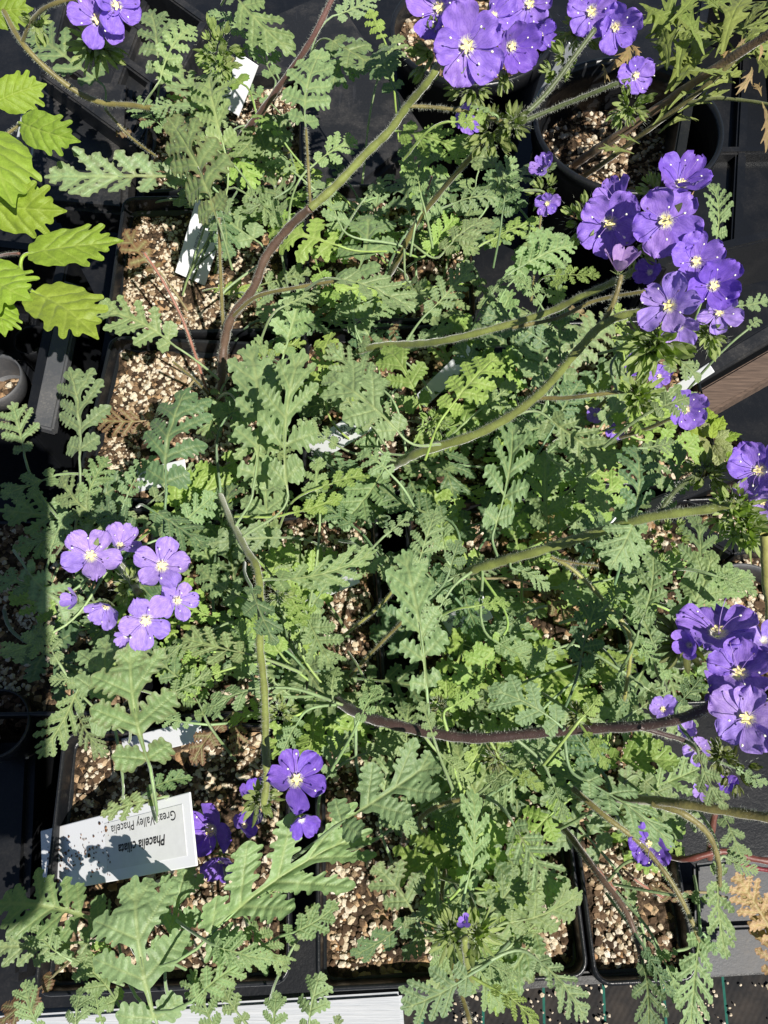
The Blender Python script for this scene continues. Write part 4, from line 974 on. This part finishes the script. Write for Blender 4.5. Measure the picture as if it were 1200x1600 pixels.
FL = [
 ('M',152,30,88,10.6,-.1,.1,'star'),('M',182,8,80,11,.15,.2),('H',730,72,118,12,.25,.0),('H',686,12,92,12,-.2,.25,'cup'),('H',772,25,70,11.4,.5,.3,'cup'),('H',800,72,80,11.2,.6,-.3,'cup',DEEPV),
 ('L',828,6,74,11,.0,.2),('L',924,18,84,12,-.1,.2),('L',962,42,72,11.6,.4,-.3,'cup'),('L',994,118,60,11.5,.35,.15),('L',845,55,44,9,.4,0,'cup',DEEPV),
 ('J',852,262,42,2.6,-.7,.5,'cup',VIOL,5),('J',855,318,40,2.6,-.2,-.3,'open',VIOL,5),('L',735,188,50,7,.2,.2),
 ('I',952,350,100,12,-.1,-.15,'open'),('I',962,312,70,11.2,-.4,.8,'cup'),('I',1040,345,112,13,-.12,-.02,'flat'),('I',1065,285,84,12.2,.5,.9,'cup',DEEPV),('I',1088,408,84,12.4,.3,.2,'cup'),('I',1116,446,84,12.8,.1,-.1,'cup',DEEPV),
 ('I',1045,478,100,13,-.15,.1,'star',PALE),('I',1124,488,70,12,.2,-.25,'star',PALE),('I',1062,512,62,11.6,.2,-.9,'cup',PALE,0),('I',968,420,52,11.6,.2,.9,'bud',PINKV,0),('I',1015,425,44,11,-.3,.3,'cup',DEEPV,0),
 ('J',1072,640,66,6.5,.4,.0,'cup'),('J',992,572,40,4,.3,.1,'cup',DEEPV),('J',1030,588,40,4,.3,.2,'open'),('J',930,648,30,3,.2,.1,'open'),('J',960,675,30,3,.2,.1,'open'),
 ('F',1186,735,92,11,-.35,.0,'open'),('F',1192,785,50,10.2,.2,-.6,'cup',PALE),('F',1165,712,40,10,-.5,.6,'cup',DEEPV,0),
 ('G',1122,985,118,9.8,-.1,1.1,'open'),('G',1077,1008,46,9.8,-.3,.1,'bud',VIOL,0),('E',1155,1050,108,10.6,-.1,.7,'open'),('E',1166,1122,112,11.2,-.05,.0,'flat',PALE),('E',1195,1000,60,9,.4,.2,'cup',PALE,0),('E',1122,1092,36,10,-.6,.0,'bud',DEEPV,0),
 ('G',1036,1108,44,5,-.1,.4,'cup',PALE,5),('G',1070,1142,36,4.5,.3,.0,'cup',PALE,0),('G',1092,1172,48,5,.3,-.2,'open',PALE),('G',1135,1225,34,7,.3,-.3,'cup',DEEPV,0),('G',1098,1235,34,5,.2,-.4,'cup',PALE,0),
 ('D',142,868,92,9.4,-.15,.1,'star',PALE),('D',188,852,60,8.6,.15,.6,'cup',PALE),('D',253,884,92,9.4,.15,.05,'star',PALE),('D',228,970,90,9.6,.0,-.1,'star',PALE),('D',278,938,66,8.4,.5,-.15,'star',PALE),('D',165,948,60,8.6,-.7,-.9,'cup',PALE),('D',118,937,30,8.2,-.9,.0,'bud',PALE,0),('D',196,995,34,8,-.5,-.7,'cup',PALE,0),
 ('E',463,1218,104,8,.0,.0,'star',DEEPV),('E',328,1298,88,2.4,-.7,.1,'cup',DEEPV),('E',345,1345,62,1.8,.1,-.9,'cup',DEEPV,3),('E',382,1290,46,2.8,.4,.4,'bud',DEEPV,3),('E',396,1242,48,3.4,.2,.9,'cup',DEEPV,0),('E',472,1282,56,6,.4,-.7,'cup',DEEPV,0),
 ('C',1016,1318,72,5.5,.1,-.45,'open',DEEPV),('B',726,1440,22,8,.1,.2,'bud',VIOL,0),
]
for q in FL: flower(*q)
def budcluster(key, px, py, h, n, spread, lpx, nx=0, ny=0, dark=0.0, kinds=(0, 1), col=(.26, .34, .11)):
    pl = PL[key]; c = P(px, py, h / 100); s = depth(c) / FPX
    nb = ((EYE - c).normalized() + RIGHT * nx + UPI * ny).normalized(); fm = frame(nb, 0)
    for i in range(n):
        a = i * 2.4 + FR.uniform(-.3, .3); r = math.sqrt((i + .3) / n) * spread * s
        off = fm @ Vector((math.cos(a) * r, math.sin(a) * r, -r * .45))
        d = (fm @ Vector((math.cos(a) * r * 1.2, math.sin(a) * r * 1.2, spread * s * .9))).normalized()
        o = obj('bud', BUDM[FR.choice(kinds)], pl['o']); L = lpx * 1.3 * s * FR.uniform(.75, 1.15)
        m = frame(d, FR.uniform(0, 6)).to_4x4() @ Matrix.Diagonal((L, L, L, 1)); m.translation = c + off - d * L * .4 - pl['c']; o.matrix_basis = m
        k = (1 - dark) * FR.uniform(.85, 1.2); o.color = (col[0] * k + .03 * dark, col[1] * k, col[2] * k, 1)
    HV = []; HF = []
    for _ in range(60):
        a = FR.uniform(0, 6.28); r = spread * s * FR.uniform(.2, 1.1); b = c - pl['c'] + fm @ Vector((math.cos(a) * r, math.sin(a) * r, 0))
        t = b + (fm @ Vector((math.cos(a), math.sin(a), FR.uniform(-.2, .9)))) * FR.uniform(.0007, .0018); q = len(HV); sd = fm @ Vector((-math.sin(a), math.cos(a), 0)) * .00004
        HV += [b - sd, b + sd, t]; HF.append((q, q + 1, q + 2))
    tag(obj('bud_hairs', mesh_np('bud_hairs', [v[:] for v in HV], HF, M_HAIR, False), pl['o']), kind='stuff')
for q in [
 ('L',768,212,9.6,9,34,30,0,-.3,.35),('L',810,190,10.2,5,22,30,.5,.2,.2),('I',1022,548,11.4,11,40,42,-.1,-.5,0,(0,1,2)),('I',1000,622,9.4,9,30,34,.2,-.1,0,(0,1)),
 ('F',1150,800,10.4,11,40,36,.1,-.2,0,(0,1,2),(.28,.37,.12)),('F',1168,838,10.2,8,30,36,.2,-.4,0,(0,1,2),(.28,.37,.12)),('F',1105,735,10,8,28,32,.1,.2,.2),
 ('L',900,50,11,8,32,28,-.2,-.2,.1),('L',985,172,11,10,30,24,.1,-.3,.1),('I',905,345,11.2,9,34,26,-.4,.1,0,(0,1)),('I',990,388,11.6,7,32,28,.0,-.2,0,(0,1)),('I',1020,290,11.5,5,30,24,-.2,.6,0,(0,1)),
 ('M',345,72,6.5,12,34,22,.1,.2,0,(0,1)),('M',345,100,6.2,8,26,20,.1,.0,0,(0,1)),('H',672,85,11,9,38,30,-.3,-.2,.1),('H',740,145,10.8,6,34,30,.0,-.6,.2),('H',790,110,10.6,4,26,28,.4,-.3,.2),
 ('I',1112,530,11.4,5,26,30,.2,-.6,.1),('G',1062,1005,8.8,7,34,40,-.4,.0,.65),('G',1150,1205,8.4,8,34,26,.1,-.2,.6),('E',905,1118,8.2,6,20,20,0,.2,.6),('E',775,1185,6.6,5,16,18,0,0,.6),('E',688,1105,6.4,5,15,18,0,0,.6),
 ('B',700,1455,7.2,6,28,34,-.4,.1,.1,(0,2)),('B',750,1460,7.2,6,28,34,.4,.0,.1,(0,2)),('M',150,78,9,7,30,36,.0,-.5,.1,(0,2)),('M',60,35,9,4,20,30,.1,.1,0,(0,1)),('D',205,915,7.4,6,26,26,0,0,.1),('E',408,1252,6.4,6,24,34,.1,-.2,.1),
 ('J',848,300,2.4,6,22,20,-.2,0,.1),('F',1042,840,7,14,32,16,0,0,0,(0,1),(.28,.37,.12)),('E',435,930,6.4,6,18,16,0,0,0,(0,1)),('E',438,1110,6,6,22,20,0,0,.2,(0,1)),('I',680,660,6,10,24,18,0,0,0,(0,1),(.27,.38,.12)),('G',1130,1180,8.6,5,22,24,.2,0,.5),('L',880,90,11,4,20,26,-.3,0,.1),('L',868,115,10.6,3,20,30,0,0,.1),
]: budcluster(*q)

# ------------------------------------------------------------------ the other species
OM = [M_OLEAF, M_STEM]
plant('Y', -60, 420, 'plant with large bright yellow-green toothed leaves beside the charcoal panel', h=-0.03)
stem('Y', [(-60, 420, 0), (0, 400, 4), (30, 396, 5)], .0010, .0008, (0.16, 0.07, 0.05)); stem('Y', [(-60, 430, 0), (-10, 448, 4.5), (48, 454, 5.4)], .0011, .0008, OL); stem('Y', [(-60, 400, 0), (-20, 250, 5), (30, 195, 5.6)], .0012, .0008, OL)
for q in [(42,397,192,378,6,.58),(52,456,153,530,6,.72),(-25,318,104,330,6.4,.62),(-12,205,22,325,7,.66),(32,192,126,222,6,.56),(-8,160,72,132,6.4,.75),(-32,420,50,470,6.2,.85),(0,470,8,526,5.6,.8),(-20,20,52,14,8,.8)]:
    hero(*q, kind='ovate', tn='o', key='Y', mats=OM, prad=.0007, arch=.05, dz=.05, fold=.08)
plant('X', 925, 285, 'plant with thick tan stems and narrow lobed olive leaves in the ridged round pot', h=-0.02)
stem('X', [(898, 258, -2), (925, 238, -.5), (975, 205, 1.5), (1040, 160, 3.5), (1120, 105, 6), (1215, 45, 8.5)], .0030, .0026, (0.24, 0.16, 0.095), False)
stem('X', [(912, 276, -2), (950, 250, 0), (1000, 212, 2), (1060, 168, 4), (1110, 128, 5.5), (1165, 78, 7)], .0019, .0015, (0.16, 0.145, 0.055), False)
stem('X', [(1075, 160, 4.4), (1120, 154, 5), (1170, 158, 5.5), (1215, 166, 6)], .0011, .0010, (0.14, 0.16, 0.06), False)
for q in [(1050,140,1105,40,5,.34),(1060,120,1085,38,5.4,.3),(1040,145,1068,62,4.6,.3),(1095,50,1010,60,5,.26),(1030,10,1085,62,5,.5),(1010,58,1080,18,5,.3),(1000,5,1048,48,6,.7),(995,40,1050,18,6,.7),(1128,88,1178,-10,6.4,.4),(1118,88,1150,22,6.2,.3),(1160,60,1200,0,7,.4),(1030,208,1092,188,3,.3),(1020,195,1050,150,3.4,.3),(1045,170,1120,118,4.4,.25),(1100,140,1165,110,5.4,.3),(1060,175,1140,140,4.2,.2),(1000,225,965,210,2,.3),(990,240,935,232,1.5,.3),(1160,45,1215,25,7.4,.4),(1180,80,1215,120,7,.4),(1130,20,1090,-10,6,.3)]:
    hero(*q, kind='lance', tn='l', key='X', mats=OM, prad=.0005, stalk=False)
xr = random.Random(41)
for _ in range(30):
    bx_, by_ = xr.uniform(1020, 1195), xr.uniform(-10, 120); a = xr.gauss(-1.0, .7); l_ = xr.uniform(55, 100)
    hero(bx_, by_, bx_ + math.cos(a) * l_, by_ + math.sin(a) * l_, xr.uniform(2.5, 6.5), .34, 'lance', 'l', 'X', None, OM, stalk=False)
for q in [(1145,75,1130,90,6.6,.5),(1175,105,1150,148,6.8,.3),(1190,150,1178,130,6.6,.5),(1192,160,1196,238,6,.25),(975,50,985,95,7,.4),(985,75,955,110,6,.6),(985,70,1000,90,6.4,.4),(940,100,945,130,5,.4),(1150,75,1165,60,7,.4),(1185,95,1190,70,7,.5)]:
    hero(*q, kind='lance', tn='b', key='X', mats=OM, prad=.0004, stalk=False)
plant('Z', 1110, 705, 'pale withered green and yellow rosette in the small round black pot', h=-0.008)
zr = random.Random(8)
for i in range(17):
    a = i * 2.4; r = 12 + 34 * (i / 17); x, y = 1112 + math.cos(a) * r * .95, 690 + math.sin(a) * r
    hero(1112 + math.cos(a) * r * .3, 690 + math.sin(a) * r * .3, x + math.cos(a) * 12, y + math.sin(a) * 12, 0.3 + .8 * (1 - i / 17), .62, 'spat', zr.choice('pppo'), 'Z', .2, OM, stalk=False, arch=.12)
plant('W', 1240, 1400, 'dried tan lobed leaf with deep red stalks beside the tray corner', h=-0.02)
stem('W', [(1240, 1350, 3), (1180, 1342, 3), (1130, 1330, 3.2), (1075, 1342, 3), (1045, 1338, 2)], .0016, .0013, (0.13, 0.035, 0.025), False)
stem('W', [(1240, 1362, 2.6), (1190, 1358, 2.4), (1150, 1348, 2.4)], .0012, .0009, (0.17, 0.02, 0.03), False)
stem('W', [(1108, 1340, 2.6), (1112, 1300, 3.5), (1118, 1262, 4)], .0016, .0013, (0.13, 0.045, 0.03), False)
for q in [(1215,1470,1150,1365,2.5,.62,'pinn'),(1222,1560,1186,1410,2,.5,'pinn'),(1215,1420,1158,1400,2.6,.5,'deep')]:
    hero(*q, tn='b', key='W', stalk=False, red=.25)
for q in [(560,530,625,565,3,.5,'broad','r'),(430,770,425,815,1.5,.6,'broad','b'),(690,560,680,575,1,.7,'broad','b'),(860,800,840,850,1,.6,'broad','b'),(960,800,930,770,3,.5,'broad','r'),(890,480,925,500,3,.5,'broad','b'),(620,505,615,535,3,.5,'small','r'),(220,180,235,200,1.5,.8,'small','r'),(1030,1310,1065,1335,3.5,.6,'small','y'),(180,210,205,205,2.5,.7,'small','r')]:
    hero(*q, key=None, stalk=False)

drg = random.Random(77); dp = []
while len(dp) < 260:
    x, y = drg.uniform(640, 1230), drg.uniform(1535, 1640); q = P(x, y, -ZR)
    if noise.noise(Vector((x * .02, y * .02, 4))) + drg.uniform(-.4, .4) > 0.05: dp.append((q.x, q.y, 0.0012))
tag(chips('spilled_grit', dp, 0.0006, .6, M_PERL, drg, None), 'pale grit spilled over the weed mat', 'grit', kind='stuff')

# ------------------------------------------------------------------ white plant tags
def ptag(a, b, wpx, ha, hb, label, lines=(), sticker=None, crumbs=0, seed=0, roll=0.0):
    A = P(*a, ha / 100); B = P(*b, hb / 100); L = (B - A).length; w_ = wpx * depth(B) / FPX
    x = (B - A).normalized(); z = Vector((0, 0, .35)) + (EYE - B).normalized() * .8 + Vector((roll, 0, 0)); z = (z - x * z.dot(x)).normalized(); y = z.cross(x)
    root = empty('plant_tag', A); m = Matrix((x, y, z)).transposed().to_4x4(); m.translation = A; root.matrix_basis = m
    tag(root, label, 'plant tag', 'white plant tags')
    o = obj('tag_blade', box_mesh('tag_blade', L, w_, 0.0007, M_TAG, 0.0003), root, (L / 2, 0, 0))
    if sticker:
        u0, u1, v0, v1 = sticker
        s = obj('sticker', box_mesh('sticker', (u1 - u0) * L, (v1 - v0) * w_, 0.00012, M_STICK, 0), root, ((u0 + u1) / 2 * L, ((v0 + v1) / 2 - .5) * w_, 0.00043))
    for (txt, u, v, wid, bold) in lines:
        cu = bpy.data.curves.new('t', 'FONT'); cu.body = txt; cu.size = 1; cu.align_x = 'CENTER'; cu.align_y = 'CENTER'
        if bold: cu.offset = 0.018; cu.shear = 0.22
        t = bpy.data.objects.new('t', cu); COL.objects.link(t)
        me = bpy.data.meshes.new_from_object(t.evaluated_get(bpy.context.evaluated_depsgraph_get())); bpy.data.objects.remove(t)
        me.materials.clear(); me.materials.append(M_INK)
        xs = [q.co.x for q in me.vertices]; sc = wid * L / (max(xs) - min(xs))
        to = obj('printed_text', me, root); tm = Matrix.Rotation(math.pi, 4, 'Z') @ Matrix.Diagonal((sc, sc, 1, 1)); tm.translation = (u * L, (v - .5) * w_, 0.0006 if sticker else 0.00045); to.matrix_basis = tm
    if crumbs:
        rg = random.Random(seed); pts = [(L * rg.uniform(.05, .5), (rg.gauss(0, .22)) * w_, 0.0006) for _ in range(crumbs)]
        pts = [q for q in pts if abs(q[1]) < w_ * .46]
        chips('soil_crumbs', pts, 0.00032, .5, M_DIRT, rg, root)
    return root
bpy.context.view_layer.update()
ptag((66, 1347), (303, 1294), 109, -1.2, 4.2, 'tilted white tag printed Phacelia ciliata Great Valley Phacelia, stuck in gritty soil', [('Phacelia ciliata', .70, .44, .29, True), ('Great Valley Phacelia', .715, .74, .40, False)], (.47, .955, .16, .86), 130, 5)
ptag((297, 436), (332, 322), 52, -.6, 2.5, 'printed white tag leaning in the pot with the reddish trailing stalk', [('Phacelia ciliata', .74, .30, .5, True), ('Great Valley Phacelia', .70, .62, .56, False)])
ptag((358, 172), (388, 92), 36, 0, 2.5, 'white tag half hidden under the leafy green buds')
ptag((486, 708), (574, 655), 38, -.6, 2.2, 'white printed tag half hidden beside the long upright lobed leaf', [('Phacelia ciliata', .6, .35, .55, True), ('Great Valley Phacelia', .55, .68, .7, False)])
ptag((656, 628), (738, 548), 26, -.6, 2.2, 'white tag peeping out behind the bright green leaf above dark soil')
ptag((466, 938), (558, 898), 27, -.6, 2.4, 'white tag lying above the bare perlite soil', [('Phacelia', .35, .6, .3, True)])
ptag((686, 988), (762, 948), 38, -.6, 2.4, 'white tag with small print under the long small-lobed leaf', [('Phacelia ciliata', .55, .35, .5, True), ('Great Valley Phacelia', .55, .7, .6, False)])
ptag((192, 1170), (314, 1140), 34, -.8, 2.0, 'plain white tag behind the big five-lobed leaf')
ptag((892, 795), (952, 822), 34, -.6, 2, 'white tag in leaf shade beneath the long green stem')
ptag((838, 165), (896, 72), 19, -1.5, 2.5, 'narrow white tag standing at the rim of the ridged round pot')
ptag((1048, 616), (1112, 574), 17, 0, 1.6, 'white tag lying against the end of the wooden slat')
ptag((215, 752), (290, 735), 36, -.8, 1.0, 'white tag almost covered by dark leaves near the pale gritty pot')
# clear hook of a tag loop
lp = [P(x, y, 1.0 / 100) for x, y in [(38, 165), (30, 205), (22, 250), (30, 258), (42, 256), (50, 240), (52, 205)]]
c0 = lp[0]; V, F = tube([p - c0 for p in catmull(lp, 4)], 0.0007, 6)
tag(obj('wire_loop', mesh_np('wire_loop', [v[:] for v in V], F, plain('clear_plastic', (.35, .37, .38), .25)), None, c0), 'bent translucent plastic loop under the yellow-green leaves', 'loop')

# ------------------------------------------------------------------ the phone that takes the picture: it throws the straight-edged shadow
ph = empty('smartphone', EYE); tag(ph, 'dark smartphone held over the pots whose shadow falls across the leaves', 'phone')
ph.rotation_euler = (TILT, 0, 0)
V, F = loft([[(x, y, z) for x, y in rrect(.0370 + d, .0760 + d, .010)] for d, z in ((-.001, 0), (0, .001), (0, .007), (-.001, .008))])
F += [tuple(range(23, -1, -1)), tuple(range(72, 96))]
obj('phone_body', mesh_np('phone_body', V, F, M_PHONE, False), ph, (-.0352, -.0725, .005))
obj('camera_bump', box_mesh('camera_bump', .030, .030, .0024, M_PHONE, .001), ph, (-.0135, -.0145, .0042))
